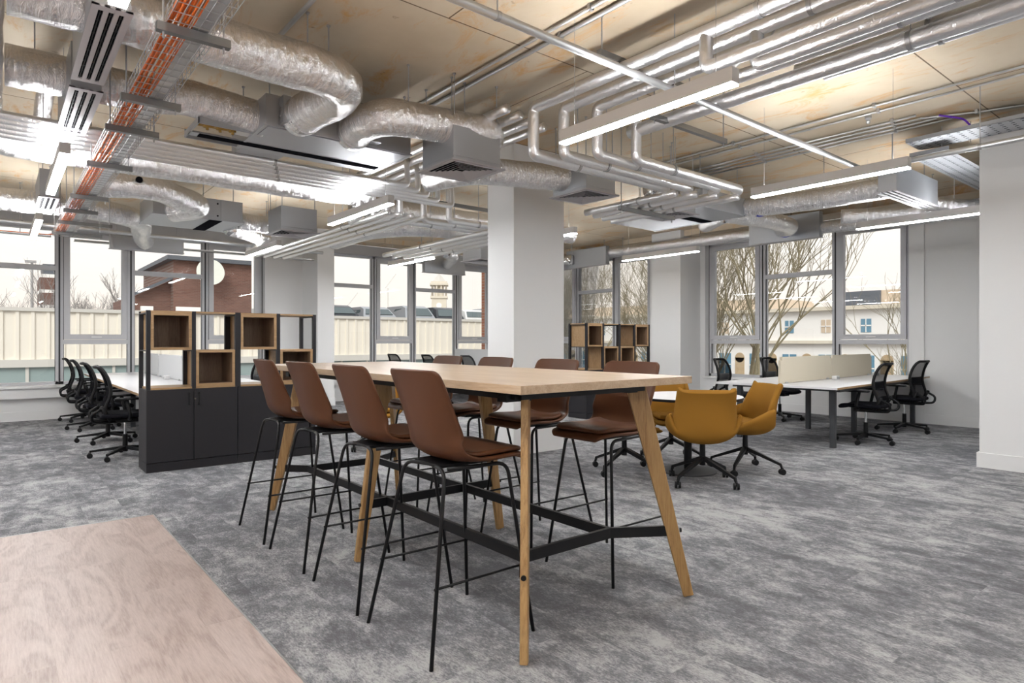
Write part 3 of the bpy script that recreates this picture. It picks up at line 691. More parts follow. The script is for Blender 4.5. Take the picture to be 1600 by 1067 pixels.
# ------------------------------------------------------------------ mustard chairs and round table
def make_lounge():
    t = thing('swivel_armchair', 'x', 'armchair')
    pr = [(0.315, 0.430, 0.16, 0.00), (0.300, 0.418, 0.215, 0.02), (0.22, 0.402, 0.27, 0.075), (0.10, 0.388, 0.298, 0.15), (-0.02, 0.380, 0.308, 0.215), (-0.12, 0.388, 0.300, 0.25), (-0.185, 0.425, 0.288, 0.235), (-0.215, 0.50, 0.272, 0.18), (-0.222, 0.59, 0.256, 0.125), (-0.230, 0.68, 0.242, 0.095), (-0.250, 0.765, 0.236, 0.075), (-0.275, 0.825, 0.232, 0.06), (-0.286, 0.842, 0.222, 0.055)]
    def fn(u, v):
        x, z, w, cup = spline(pr, v); s = (u - .5) * 2; k_ = abs(s) ** 2.3; bk = min(max((v - 0.42) / 0.22, 0), 1); bk = bk * bk * (3 - 2 * bk)
        return Vector((x + cup * k_ * bk * 1.1, w * math.sin(s * PI / 2) ** 1 if abs(s) < 1 else w * s, z + cup * k_ * (1 - bk) + (0.03 * abs(s) ** 5 if v > .9 else 0)))
    obj('shell', B().grid(fn, 19, 30), 'must', t, True, solid=0.05, sub=1)
    def cush(u, v):
        s = (u - .5) * 2; x = 0.27 - 0.42 * v; w = 0.205 + 0.03 * math.sin(PI * v)
        return Vector((x, s * w, 0.462 + 0.012 * (1 - s * s) + 0.02 * s * s))
    obj('seat_cushion', B().grid(cush, 11, 11), 'must', t, True, solid=0.045, sub=1)
    obj('column', B().cyl((0, 0, 0.16), (0, 0, 0.375), 0.027, 0.024, 16), 'black', t, 'auto')
    for k_ in range(4):
        a = PI / 4 + k_ * PI / 2; d = Vector((math.cos(a), math.sin(a), 0)); p = Vector((-d.y, d.x, 0))
        b = B().quadbar(d * 0.005 + Vector((0, 0, 0.225)), d * 0.335 + Vector((0, 0, 0.095)), 0.042, 0.034, 0.024, 0.022, p).quadbar(d * 0.33 + Vector((0, 0, 0.10)), d * 0.345 + Vector((0, 0, 0.055)), 0.022, 0.02, 0.018, 0.016, p)
        lg = obj('base_leg', b, 'black', t); cc = d * 0.345
        obj('caster', caster((cc.x, cc.y, 0.028)), 'blackp', lg, 'auto')
    return t
lc = make_lounge()
TX, TY = 5.26, 3.74
ch = [((4.93, 3.35), 'mustard fabric swivel armchair with its back to the camera, nearest of the round table group'),
      ((5.72, 3.40), 'mustard fabric swivel armchair seen from the side, right of the round table'),
      ((5.66, 4.24), 'mustard fabric swivel armchair behind the round table, facing the camera'),
      ((4.76, 4.12), 'mustard fabric swivel armchair left of the round table, mostly hidden by the high table')]
for i, ((x, y), lb) in enumerate(ch):
    a = math.atan2(TY - y, TX - x) + (-0.12, 0.1, 0.05, 0.0)[i]
    inst(lc, i == 0, (x, y, 0), a, lb)
inst(lc, False, (3.52, 6.85, 0), -2.2, 'mustard fabric armchair far off, glimpsed under the high table top beside its middle leg')
t = thing('round_table', 'small round white meeting table on a black pillar between the mustard chairs', 'table', (TX, TY, 0))
obj('tabletop', B().lathe([(0.50, 0.715), (0.515, 0.72), (0.515, 0.738), (0.51, 0.742), (0.0, 0.742)], seg=48), 'dtop', t, 'auto')
obj('edge_band', B().lathe([(0.515, 0.713), (0.517, 0.716), (0.517, 0.735), (0.515, 0.737)], seg=48), 'black', t, 'auto')
obj('pillar', B().cyl((0, 0, 0.02), (0, 0, 0.715), 0.038, seg=20), 'black', t, 'auto')
obj('base_plate', B().lathe([(0.272, 0.0), (0.275, 0.006), (0.27, 0.012), (0.05, 0.024), (0.0, 0.024)], seg=48), 'greyleg', t, 'auto')

# ------------------------------------------------------------------ ceiling services
def rods(t, o, pts, z0, z1=CZ, r=0.005):
    for x, y in pts:
        b = B().cyl((x - o[0], y - o[1], z0 - o[2]), (x - o[0], y - o[1], z1 - o[2]), r, seg=6)
        b.cyl((x - o[0], y - o[1], z1 - 0.012 - o[2]), (x - o[0], y - o[1], z1 - o[2]), r * 2.6, seg=6); obj('hanging_rod', b, 'rod', t)
def strut_hanger(t, o, x0, x1, y, z, axis='x'):
    if axis == 'x':
        b = B().box((x0 - o[0], y - 0.02 - o[1], z - 0.041 - o[2]), (x1 - o[0], y + 0.02 - o[1], z - o[2])); e_ = [(x0 + 0.03, y), (x1 - 0.03, y)]
    else:
        b = B().box((y - 0.02 - o[0], x0 - o[1], z - 0.041 - o[2]), (y + 0.02 - o[0], x1 - o[1], z - o[2])); e_ = [(y, x0 + 0.03), (y, x1 - 0.03)]
    obj('support_rail', b, 'strut', t); rods(t, o, e_, z - 0.07)

def duct(label, path, r, bend=0.3, wob=0.05, hang=(), rings=(), cat='air duct', seed=0):
    if not hang: hang = [(path[len(path) // 2][0], path[len(path) // 2][1])]
    o = Vector(path[len(path) // 2]); t = thing('foil_duct', label, cat, o)
    b = B().tube([Vector(p) - o for p in path], r, 28, bend=bend, wob=wob, step=0.05, seed=seed); obj('foil_sleeve', b, 'foil', t, True)
    rods(t, o, hang, path[len(path) // 2][2])
    for (p, d, nm) in rings:
        p = Vector(p) - o; d = Vector(d).normalized()
        if nm == 'cap': obj('test_cap', B().cyl(p, p + d * 0.02, 0.035, seg=20), 'dark', t, 'auto')
        else: obj('spigot_collar', B().cyl(p - d * 0.02, p + d * 0.02, r * 1.03, seg=28), M[nm], t, 'auto')
    return t
duct('fat foil duct overhead that bends back on itself beside the orange cable tray', [(0.04, 4.18, 3.12), (2.03, 4.16, 3.10), (1.86, 5.02, 3.06)], 0.15, 0.42, 0.07, [(0.9, 4.17), (1.62, 4.17), (1.80, 4.25)], [((1.885, 4.92, 3.06), (0.2, -1, 0), 'galv')], seed=1)
duct('foil duct running behind the orange cable tray into the open grey unit', [(0.04, 5.42, 3.12), (0.95, 5.40, 3.12), (1.12, 5.36, 3.15), (1.70, 5.30, 3.08)], 0.135, 0.2, 0.06, [(0.2, 5.4)], [((1.42, 5.24, 3.06), (0.1, -1, -0.3), 'cap')], seed=2)
duct('foil duct arching from the grey unit into the largest square diffuser box', [(2.34, 5.05, 3.03), (2.30, 4.52, 3.05), (3.40, 4.44, 3.10), (3.30, 4.62, 2.92)], 0.14, 0.30, 0.06, [(2.55, 4.45), (2.95, 4.43), (3.1, 4.46)], [((2.335, 4.97, 3.03), (0.05, 1, 0), 'galv')], seed=3)
duct('foil duct passing over the top of the white column into a diffuser box', [(3.55, 5.75, 2.98), (3.68, 5.10, 2.97), (4.58, 4.66, 2.93)], 0.13, 0.35, 0.05, [(3.8, 5.0)], seed=4)
duct('foil duct dropping along the left edge and turning under the orange cable tray', [(-0.13, 2.3, 3.12), (-0.12, 7.05, 3.03), (3.45, 7.0, 3.03)], 0.155, 0.45, 0.05, [(0.5, 6.88), (2.2, 6.86)], seed=5)
duct('short vertical foil stub joining the pipes to the left cross duct', [(0.34, 5.95, 3.30), (0.30, 6.35, 3.28), (0.28, 6.62, 2.98)], 0.06, 0.15, 0.03, seed=6)
duct('foil duct curling around the back of the grey fan unit near the left windows', [(0.78, 8.25, 2.98), (1.35, 8.1, 3.02), (2.05, 8.75, 2.98), (1.75, 9.1, 2.95)], 0.14, 0.4, 0.07, [(1.2, 8.1)], [((1.22, 8.02, 3.05), (-0.2, -1, 0.1), 'cap')], seed=7)
duct('lower foil duct wriggling toward the left window box', [(-0.3, 9.9, 3.0), (0.9, 9.8, 3.0), (1.55, 10.1, 2.98), (1.75, 11.3, 2.96), (1.9, 11.95, 2.92)], 0.14, 0.5, 0.07, seed=8)
duct('foil duct leaving the right end of the grey fan unit near the left windows', [(2.66, 9.35, 2.97), (3.05, 9.35, 2.95), (3.07, 8.76, 2.88)], 0.12, 0.35, 0.06, seed=9)
duct('pale foil duct elbow right of the fan unit, above the linear light', [(2.62, 9.7, 2.92), (3.3, 10.2, 2.9), (3.6, 11.9, 2.95)], 0.12, 0.35, 0.05, seed=10)
duct('foil duct looping in a hook shape left of the white column', [(4.3, 9.9, 2.93), (4.25, 8.4, 2.93), (4.9, 7.7, 2.93), (5.9, 8.1, 2.93), (6.2, 9.2, 2.93)], 0.15, 0.7, 0.04, [(4.5, 9.2), (5.2, 7.85)], seed=11)
duct('foil duct behind the bright risers, between the two ceiling vents', [(3.4, 7.3, 2.96), (7.2, 7.35, 2.98)], 0.13, 0.1, 0.04, [(4.4, 7.3)], seed=12)
duct('foil duct along the head of the right windows', [(10.35, 11.9, 3.22), (10.35, 6.2, 3.16), (10.35, 2.2, 3.02)], 0.10, 0.3, 0.04, [(10.35, 9.0), (10.35, 7.1), (10.35, 4.4)], seed=13)
duct('foil duct feeding the long slot box beside the right wall', [(7.80, 2.82, 3.0), (7.62, 3.6, 2.97), (7.42, 4.42, 2.97)], 0.12, 0.25, 0.06, [(7.6, 3.5)], [((7.48, 4.25, 2.97), (0.2, 1, 0), 'blue')], seed=14)
duct('foil duct hooking from the right grey unit into the window slot box', [(7.52, 4.75, 2.97), (8.5, 4.6, 2.97), (9.3, 4.75, 3.0), (10.12, 5.35, 3.12)], 0.12, 0.35, 0.06, [(8.4, 4.62)], [((9.98, 5.22, 3.09), (0.8, 0.6, 0.12), 'blue')], seed=15)
duct('foil duct humping over the right grey unit toward the windows', [(6.5, 5.2, 3.24), (7.6, 5.1, 3.27), (8.6, 5.3, 3.25), (9.2, 6.2, 3.22)], 0.13, 0.4, 0.08, seed=16)
duct('white foil branch hanging by the right wall behind the slot box', [(8.9, 3.35, 3.28), (9.3, 3.15, 3.12), (9.4, 2.7, 2.98), (9.7, 2.4, 2.96)], 0.09, 0.3, 0.07, seed=17)
duct('white foil duct crossing the right wall above the third linear light', [(9.2, 4.0, 3.02), (9.6, 3.0, 2.98), (9.9, 2.1, 2.96)], 0.10, 0.3, 0.07, seed=18)
duct('foil duct end entering the window box right of the column', [(10.0, 11.6, 3.1), (10.12, 10.3, 3.12)], 0.12, 0.1, 0.05, seed=19)
duct('short foil duct entering the window box near the clock tower', [(6.9, 10.6, 3.05), (7.4, 11.0, 3.05), (7.8, 11.9, 3.0)], 0.12, 0.3, 0.05, seed=20)

# air handling boxes
def box_unit(name, label, cat, a, b_, m='galvp', extra=None, hang=()):
    o = ((a[0] + b_[0]) / 2, (a[1] + b_[1]) / 2, a[2]); t = thing(name, label, cat, o)
    A = [a[i] - o[i] for i in range(3)]; Z = [b_[i] - o[i] for i in range(3)]
    obj('casing', B().box(A, Z, bev=0.003), m, t)
    for x in (A[0] - 0.012, Z[0] - 0.013):
        f = B(); f.box((x, A[1] - 0.01, A[2] - 0.004), (x + 0.025, Z[1] + 0.01, A[2] + 0.012))
        obj('flange', f, m, t)
    rods(t, o, hang, a[2])
    return t, o, A, Z
# fan unit above the stools (open valve end on its left)
t, o, A, Z = box_unit('fan_coil_unit', 'long grey fan coil unit hung above the high table, with an open valve end', 'air unit', (1.62, 5.02, 2.95), (2.90, 5.78, 3.20), hang=[(1.66, 5.06), (2.86, 5.06), (1.66, 5.74), (2.86, 5.74)])
obj('filter_strip', B().box((A[0] - 0.35, 0.16, -0.006), (Z[0] - 0.04, 0.25, -0.001)), 'dark', t)
obj('access_panel', B().box((A[0] + 0.02, A[1] + 0.02, -0.005), (Z[0] - 0.02, -0.10, -0.001)), 'galvp', t)
obj('valve_tray', B().box((A[0] - 0.42, 0.35, 0.0), (A[0], 0.36, 0.07)).box((A[0] - 0.42, 0.16, 0.0), (A[0], 0.26, 0.006)).box((A[0] - 0.42, -0.10, 0.0), (A[0], -0.09, 0.05)).box((A[0] - 0.42, -0.10, 0.0), (A[0] - 0.41, 0.36, 0.05)), 'galvp', t)
vb = B()
for i in range(9):
    vx = A[0] - 0.38 + 0.032 * i; yy = -0.04 + 0.05 * (i % 3); vb.cyl((vx, yy, 0.01), (vx, yy + 0.04, 0.13), 0.012, seg=8); vb.sph((vx, yy, 0.05 + 0.02 * (i % 2)), 0.019, u=8, v=6)
vb.cyl((A[0] - 0.4, 0.06, 0.04), (A[0], 0.06, 0.04), 0.012, seg=8)
obj('brass_valves', vb, 'brass', t, True, label='brass control valves')
vr = B()
for i in range(3): vr.cyl((A[0] - 0.33 + 0.05 * i, -0.08, 0.10), (A[0] - 0.33 + 0.05 * i, -0.05, 0.10), 0.022, seg=10)
obj('red_handles', vr, 'red', t, 'auto', label='red valve handles')
obj('control_box', B().box((A[0] - 0.10, -0.12, 0.02), (A[0] + 0.0, 0.08, 0.12)), 'skirt', t)
for sx_ in (0.10, 0.72):
    obj('duct_collar', B().box((A[0] + sx_, A[1] - 0.10, 0.02), (A[0] + sx_ + 0.22, A[1], 0.23)), 'galvp', t)
obj('inlet_plenum', B().box((A[0] + 0.02, 0.38, 0.0), (A[0] + 0.40, 0.62, 0.24)), 'galvp', t)
# second fan unit, left
t, o, A, Z = box_unit('fan_coil_unit', 'grey fan coil unit with a black filter strip, near the left windows', 'air unit', (1.52, 9.02, 2.88), (2.60, 9.95, 3.16), hang=[(1.6, 9.1), (2.5, 9.1), (2.1, 9.0)])
obj('filter_strip', B().box((0.12, A[1] + 0.0, -0.006), (0.28, Z[1], -0.001)), 'dark', t)
obj('side_hatch', B().box((-0.02, A[1] - 0.006, 0.02), (0.26, A[1], 0.26)).box((-0.06, A[1] - 0.012, 0.0), (-0.02, A[1], 0.28)).box((0.26, A[1] - 0.012, 0.0), (0.30, A[1], 0.28)), 'galvp', t)
sc2 = B()
for x in (0.02, 0.22):
    for z in (0.06, 0.22): sc2.cyl((x, A[1] - 0.012, z), (x, A[1] - 0.004, z), 0.012, seg=8)
obj('hatch_screws', sc2, 'dark', t, 'auto')
# right fan unit
t, o, A, Z = box_unit('fan_coil_unit', 'flat grey fan coil unit hung right of the white column', 'air unit', (6.45, 4.38, 2.86), (7.36, 5.80, 3.08), hang=[(6.5, 4.45), (7.3, 4.45), (7.3, 5.7)])
obj('filter_strip', B().box((A[0], -0.25, -0.006), (Z[0], -0.10, -0.001)), 'dark', t)
obj('label_plate', B().box((A[0] - 0.003, 0.35, 0.06), (A[0] - 0.001, 0.48, 0.15)), 'skirt', t)

def diffuser(label, x0, y0, x1, y1, z, box, hang=()):
    t = thing('air_diffuser', label, 'air vent', ((x0 + x1) / 2, (y0 + y1) / 2, z)); cx, cy = (x0 + x1) / 2, (y0 + y1) / 2
    hx, hy = (x1 - x0) / 2, (y1 - y0) / 2
    def ringb(b, s0, s1, za, zb):
        # frustum ring: four sloped blades
        v = []
        for s_, zz in ((s0, za), (s1, zb)): v.append([b.bm.verts.new((sx_ * hx * s_, sy * hy * s_, zz)) for sx_, sy in ((-1, -1), (1, -1), (1, 1), (-1, 1))])
        w = []
        for s_, zz in ((s0, za + 0.003), (s1, zb + 0.003)): w.append([b.bm.verts.new((sx_ * hx * s_, sy * hy * s_, zz)) for sx_, sy in ((-1, -1), (1, -1), (1, 1), (-1, 1))])
        for i in range(4):
            j = (i + 1) % 4
            b.bm.faces.new((v[0][i], v[0][j], v[1][j], v[1][i])); b.bm.faces.new((w[0][j], w[0][i], w[1][i], w[1][j]))
            b.bm.faces.new((v[0][j], v[0][i], w[0][i], w[0][j])); b.bm.faces.new((v[1][i], v[1][j], w[1][j], w[1][i]))
    b = B(); ringb(b, 1.0, 0.84, 0.0, 0.0); ringb(b, 1.0, 0.999, 0.0, 0.012); obj('frame', b, 'grille', t)
    b = B()
    for i in range(6):
        s_ = 0.83 - i * 0.125; ringb(b, s_, s_ - 0.075, 0.001, 0.013)
    obj('louvre_blades', b, 'grille', t)
    obj('throat_shade', B().box((-hx * .849, -hy * .849, 0.0165), (hx * .849, hy * .849, 0.05)), 'dark', t)  # dark plate stands in for the shaded cavity behind the louvres
    q_ = 0.88; obj('neck', B().box((-hx * q_, -hy * q_, 0.004), (-hx * .85, hy * q_, 0.051)).box((hx * .85, -hy * q_, 0.004), (hx * q_, hy * q_, 0.051)).box((-hx * .849, -hy * q_, 0.004), (hx * .849, -hy * .85, 0.0505)).box((-hx * .849, hy * .85, 0.004), (hx * .849, hy * q_, 0.0505)), 'galvp', t)
    obj('plenum_box', B().box((-hx * .88, -hy * .88, 0.052), (hx * .88, hy * .88, box), bev=0.002), 'galvp', t)
    rods(t, (cx, cy, z), [(cx - hx * .8, cy - hy * .8), (cx + hx * .8, cy - hy * .8), (cx - hx * .8, cy + hy * .8)], z + box - 0.05)
    return t
diffuser('square louvred diffuser under its grey box, largest, left of the white column top', 2.87, 4.30, 3.42, 4.85, 2.75, 0.30)
diffuser('square louvred diffuser overlapping the top of the white column', 4.45, 4.33, 4.93, 4.87, 2.75, 0.26)
diffuser('square louvred diffuser below the flat grey unit, right of the column', 5.87, 4.39, 6.40, 4.93, 2.75, 0.10)
diffuser('small square diffuser under a bright grey box above the left desk', 2.80, 8.16, 3.34, 8.72, 2.70, 0.32)
diffuser('square diffuser behind the column, left side, by the hook shaped duct', 6.85, 9.35, 7.50, 10.0, 2.78, 0.30)

def slot_box(label, a, b_, zb, zt, axis, nslot=3, faceonly=False):
    o = ((a[0] + b_[0]) / 2, (a[1] + b_[1]) / 2, zb); t = thing('slot_diffuser', label, 'air vent', o); hx, hy = (b_[0] - a[0]) / 2, (b_[1] - a[1]) / 2
    obj('plenum_box', B().box((-hx, -hy, 0.012), (hx, hy, zt - zb), bev=0.002), 'galvp', t)
    f = B(); dk = B(); br_ = B()
    if axis == 'y':
        w = 2 * hx; sw = w / (nslot * 2 + 1) * 0.92
        for i in range(nslot + 1):
            u0 = -hx - 0.01 if i == 0 else -hx + w * (2 * i) / (nslot * 2 + 1); u1 = hx + 0.01 if i == nslot else -hx + w * (2 * i + 1) / (nslot * 2 + 1)
            f.box((u0, -hy - 0.01, 0), (u1, hy + 0.01, 0.012))
        f.box((-hx - 0.01, -hy - 0.01, 0.0005), (hx + 0.01, -hy + 0.04, 0.0115)); f.box((-hx - 0.01, hy - 0.04, 0.0005), (hx + 0.01, hy + 0.01, 0.0115))
        dk.box((-hx, -hy + 0.02, 0.0095), (hx, hy - 0.02, 0.0118))
        k_ = int(2 * hy / 0.085)
        for i in range(nslot):
            u0 = -hx + w * (2 * i + 1) / (nslot * 2 + 1); u1 = -hx + w * (2 * i + 2) / (nslot * 2 + 1)
            for j in range(1, k_): yy = -hy + 2 * hy * j / k_; br_.box((u0, yy - 0.003, 0.003), (u1, yy + 0.003, 0.0095))
            br_.box(((u0 + u1) / 2 - 0.002, -hy + 0.04, 0.004), ((u0 + u1) / 2 + 0.002, hy - 0.04, 0.009))
    else:
        w = 2 * hy
        for i in range(nslot + 1):
            u0 = -hy - 0.01 if i == 0 else -hy + w * (2 * i) / (nslot * 2 + 1); u1 = hy + 0.01 if i == nslot else -hy + w * (2 * i + 1) / (nslot * 2 + 1)
            f.box((-hx - 0.01, u0, 0), (hx + 0.01, u1, 0.012))
        dk.box((-hx + 0.02, -hy, 0.0095), (hx - 0.02, hy, 0.0118))
        for j in range(1, 12): xx = -hx + 2 * hx * j / 12; br_.box((xx - 0.003, -hy + 0.02, 0.003), (xx + 0.003, hy - 0.02, 0.0095))
    obj('slot_frame', f, 'grille', t); obj('slot_shade', dk, 'dark', t); obj('deflector', br_, 'blackp', t)  # near-black sheet paints the shade seen inside the slots
    rods(t, o, [(a[0] + 0.03, a[1] + 0.05), (b_[0] - 0.03, b_[1] - 0.05)], zt - 0.02)
    return t
slot_box('long grey triple-slot air box at the top left, nearest the camera', (0.365, 3.66), (0.52, 4.775), 2.90, 3.20, 'y')
slot_box('long grey triple-slot air box at the top left, second along', (0.368, 4.94), (0.535, 6.05), 2.90, 3.20, 'y')
slot_box('short grey triple-slot air box far left above the window', (0.372, 8.88), (0.55, 9.93), 2.90, 3.22, 'y')
slot_box('large silver box with three black slots near the right wall', (7.32, 2.62), (8.55, 2.80), 2.85, 3.15, 'x')
def window_box(label, a, b_):
    o = ((a[0] + b_[0]) / 2, (a[1] + b_[1]) / 2, a[2]); t = thing('air_plenum', label, 'air box', o)
    A = [a[i] - o[i] for i in range(3)]; Z = [b_[i] - o[i] for i in range(3)]
    obj('casing', B().box(A, Z, bev=0.003), 'galvp', t)
    obj('grille_frame', B().box((A[0] - 0.01, A[1] - 0.01, -0.008), (Z[0] + 0.01, Z[1] + 0.01, 0.0)), 'grille', t)
    rods(t, o, [(a[0] + 0.1, (a[1] + b_[1]) / 2), (b_[0] - 0.1, (a[1] + b_[1]) / 2)] if b_[0] - a[0] > b_[1] - a[1] else [((a[0] + b_[0]) / 2, a[1] + 0.1), ((a[0] + b_[0]) / 2, b_[1] - 0.1)], b_[2] - 0.02)
window_box('flat silver box hung across the left windows under the ducts', (1.415, 12.0, 2.78), (2.49, 12.12, 3.0))
window_box('flat silver box hung above the clock tower window', (7.29, 12.0, 2.80), (8.36, 12.12, 3.18))
window_box('flat silver box hung across the right windows with a duct entering it', (10.2, 4.77, 2.95), (10.32, 5.99, 3.36))
window_box('flat silver box at the windows just right of the column', (10.2, 9.35, 2.95), (10.32, 10.57, 3.34))

# linear lights
def linear_light(label, x, y0, y1, z=2.65, w=0.07, h=0.10):
    t = thing('linear_light', label, 'ceiling light', (x, (y0 + y1) / 2, z), 0, 'suspended linear lights'); hy = (y1 - y0) / 2
    b = B().box((-w / 2, -hy, 0.006), (w / 2, hy, h - 0.012), bev=0.0015)
    obj('housing', b, 'fixt', t)
    obj('lower_diffuser', B().box((-w / 2 + 0.003, -hy + 0.003, -0.004), (w / 2 - 0.003, hy - 0.003, 0.005)), 'lamp', t)
    obj('upper_diffuser', B().box((-w / 2 + 0.008, -hy + 0.01, h - 0.0119), (w / 2 - 0.008, hy - 0.01, h - 0.0112)), 'lampup', t)
    for yy in (-hy + 0.12, hy - 0.12): obj('suspension_wire', B().cyl((0, yy, h - 0.01), (0, yy, CZ - z), 0.0014, seg=5), 'rod', t)
linear_light('suspended linear light crossing the foil pipes, upper centre', 3.07, 1.88, 3.22, 2.65)
linear_light('suspended linear light in front of the slot box, upper right', 5.63, 1.92, 3.27, 2.65)
linear_light('suspended linear light crossing the right wall above the window edge', 8.24, 1.85, 3.39, 2.65)
linear_light('suspended linear light at the very top left beside the slot box', 0.385, 1.5, 3.05, 2.65)
linear_light('suspended linear light at far left below the foil duct', 0.39, 5.70, 7.35, 2.65)
linear_light('suspended linear light at far left close to the window', 0.375, 9.0, 10.7, 2.65)
linear_light('suspended linear light in the centre left above the stools', 3.07, 5.70, 7.20, 2.65)
linear_light('suspended linear light over the left desk toward the pillar', 3.17, 9.25, 10.75, 2.65)
linear_light('suspended linear light in front of the clock tower window', 5.62, 9.0, 10.5, 2.65)
linear_light('suspended linear light right of the column over the far shelving', 8.35, 5.75, 7.25, 2.65)
linear_light('suspended linear light end just emerging behind the column', 5.74, 5.78, 7.2, 2.65)
linear_light('suspended linear light behind the column near the corner windows', 8.35, 9.2, 10.7, 2.65)
for i, (x, y) in enumerate(((-1.6, -1.6), (1.2, -1.6), (4.0, -1.6), (6.4, -1.6), (-1.9, 1.9), (-1.9, 5.8), (-1.9, 9.4))):  # unseen pendants, assumed in the rest of the room, added to light the foreground
    linear_light('unseen suspended linear light added outside the view, number %s' % ('one', 'two', 'three', 'four', 'five', 'six', 'seven')[i], x, y - 0.7, y + 0.7, 2.65)

# foil pipes
def pipe(label, path, r=0.042, bend=0.07, m='foilp', clips=(), hang=(), nm='foil_pipe', cat='pipe', wob=0.02):
    o = Vector(path[0]); t = thing(nm, label, cat, o)
    obj('pipe_run', B().tube([Vector(p) - o for p in path], r, 14, bend=bend, wob=wob, step=0.12 if wob else None), m, t, True)
    for (p, ax) in clips:
        p = Vector(p) - o; d = Vector((1, 0, 0)) if ax == 'x' else Vector((0, 1, 0))
        obj('pipe_clip', B().cyl(p - d * 0.012, p + d * 0.012, r * 1.12, seg=14), 'rod', t, 'auto')
        b = B().cyl(p + Vector((0, 0, r)), (p.x, p.y, CZ - o.z), 0.004, seg=6); obj('hanging_rod', b, 'rod', t)
    return t
# bundle A and its drops
tops = [(3.35, 3.85), (3.545, 3.70), (3.74, 3.52), (4.10, 3.42)]
names = ['first', 'second', 'third', 'fourth']
ends = [5.10, 5.27, 5.47, 5.70]
for i, (x, y) in enumerate(tops):
    pipe('upper foil pipe dropping at the %s riser, then crossing to the right' % names[i], [(x, 0.2 - 0.1 * i, 3.15), (x, y, 3.15), (x, y, 2.77), (ends[i], y + 0.02, 2.77), (ends[i], y + 0.1, 2.72)] if i < 9 else [], 0.046 - 0.003 * (i > 1), 0.05,
         clips=[((x + 0.5, y, 2.77), 'x'), ((x, 1.9 - 0.2 * i, 3.15), 'y')])
extra = [(3.80, 1.2, 0.05, 3.22), (3.98, 0.4, 0.045, 3.10), (4.12, 0.3, 0.055, 3.02), (4.27, 2.15, 0.045, 3.13), (4.46, 2.02, 0.048, 3.13)]
labs = ['uppermost thick foil pipe at the top right', 'foil pipe squeezed between the thick ones at the top right', 'thickest bright foil pipe crossing the top right', 'foil pipe ending in a brass nub, upper right', 'outermost foil pipe ending in a round cap, upper right']
for i, (x, y1, r, z) in enumerate(extra):
    if i < 3: pipe(labs[i], [(x, -0.8, z), (x, 3.3 + 0.1 * i, z)] , r, 0.05, clips=[((x, 1.4, z), 'y')])
    else:
        t = pipe(labs[i], [(x, -0.8, z), (x, y1, z)], r, 0.05, clips=[((x, 1.35, z), 'y')])
        obj('end_cap', B().cyl((0, y1 + 0.8, 0), (0, y1 + 0.83, 0), 0.012 if i == 3 else 0.05, seg=12), 'brass' if i == 3 else 'foilp', t, 'auto')
# continuation of the bundle beyond, bright pipes left of the column, with risers
farx = [(3.30, 5.9, 4.15), (3.48, 6.25, 3.95), (3.66, 6.4, 3.80), (3.84, 6.6, 3.62)]
for i, x in enumerate((3.28, 3.46, 3.64, 3.82)):
    pipe('bright far foil pipe with a riser left of the column, %s from left' % names[i], [(x, 4.1 + 0.05 * i, 3.2), (x, 6.9 + 0.0 * i, 3.2), (x + 0.05, 6.95, 2.75), (x + 0.05, 7.2, 2.72)], 0.04, 0.06)
for i, (x, y) in enumerate(((3.35, 2.25), (3.545, 2.03))):
    pipe('foil pipe tee dropping off the upper bundle and running forward, %s one' % ('left', 'right')[i], [(x, y, 3.13), (x, y, 2.93), (x, -0.8, 2.93)], 0.042, 0.05, clips=[((x, 1.0, 2.93), 'y')])
# five pipes crossing from the left under the fan unit
xe = [4.30, 4.02, 3.80, 3.60, 3.40]
pos5 = ['uppermost', 'second', 'middle', 'fourth', 'lowest']
for i in range(5):
    y = 5.95 + 0.125 * i; z = 2.93 - 0.004 * i
    pipe('long foil pipe crossing under the fan unit, %s of five in the picture' % pos5[4 - i if False else i], [(-0.5, y, z), (xe[4 - i], y, z), (xe[4 - i], y + 0.02, 3.25)], 0.030, 0.05, clips=[((2.0 + 0.05 * i, y, z), 'x')])
# risers and cross pipes just left of the column
for i, x in enumerate((3.95, 4.18, 4.42)):
    pipe('foil cross pipe with a riser left of the column, %s from left' % names[i], [(x - 0.1, 6.95 - 0.2 * i, 3.2), (x - 0.1, 6.95 - 0.2 * i, 2.76), (6.0, 6.95 - 0.2 * i, 2.76)], 0.04, 0.06, clips=[((x + 0.35, 6.95 - 0.2 * i, 2.76), 'x')])
# bundle B, running along Y at low level both sides of the column
for i, x in enumerate((5.08, 5.27, 5.47, 5.68)):
    pipe('low foil pipe under the crossing pipes right of the column, %s from left' % names[i], [(x, 3.45 + 0.1 * (3 - i), 2.70), (x, 4.95 + 0.05 * i, 2.70)], 0.036, 0.05, clips=[((x, 4.2, 2.70), 'y')])
    pipe('low foil pipe running on behind the column toward the left windows, %s from left' % names[i], [(x - 0.1, 6.3, 2.70), (x - 0.1, 9.5, 2.70)], 0.036, 0.05, clips=[((x - 0.1, 8.3, 2.70), 'y')])
for i, x in enumerate((3.36, 3.50, 3.66, 3.82)):
    pipe('low foil pipe passing in front of the left wall pillar, %s from left' % names[i], [(x, 6.3, 2.70), (x, 10.9, 2.70)], 0.026, 0.05, clips=[((x, 7.5 + 0.1 * i, 2.70), 'y')])
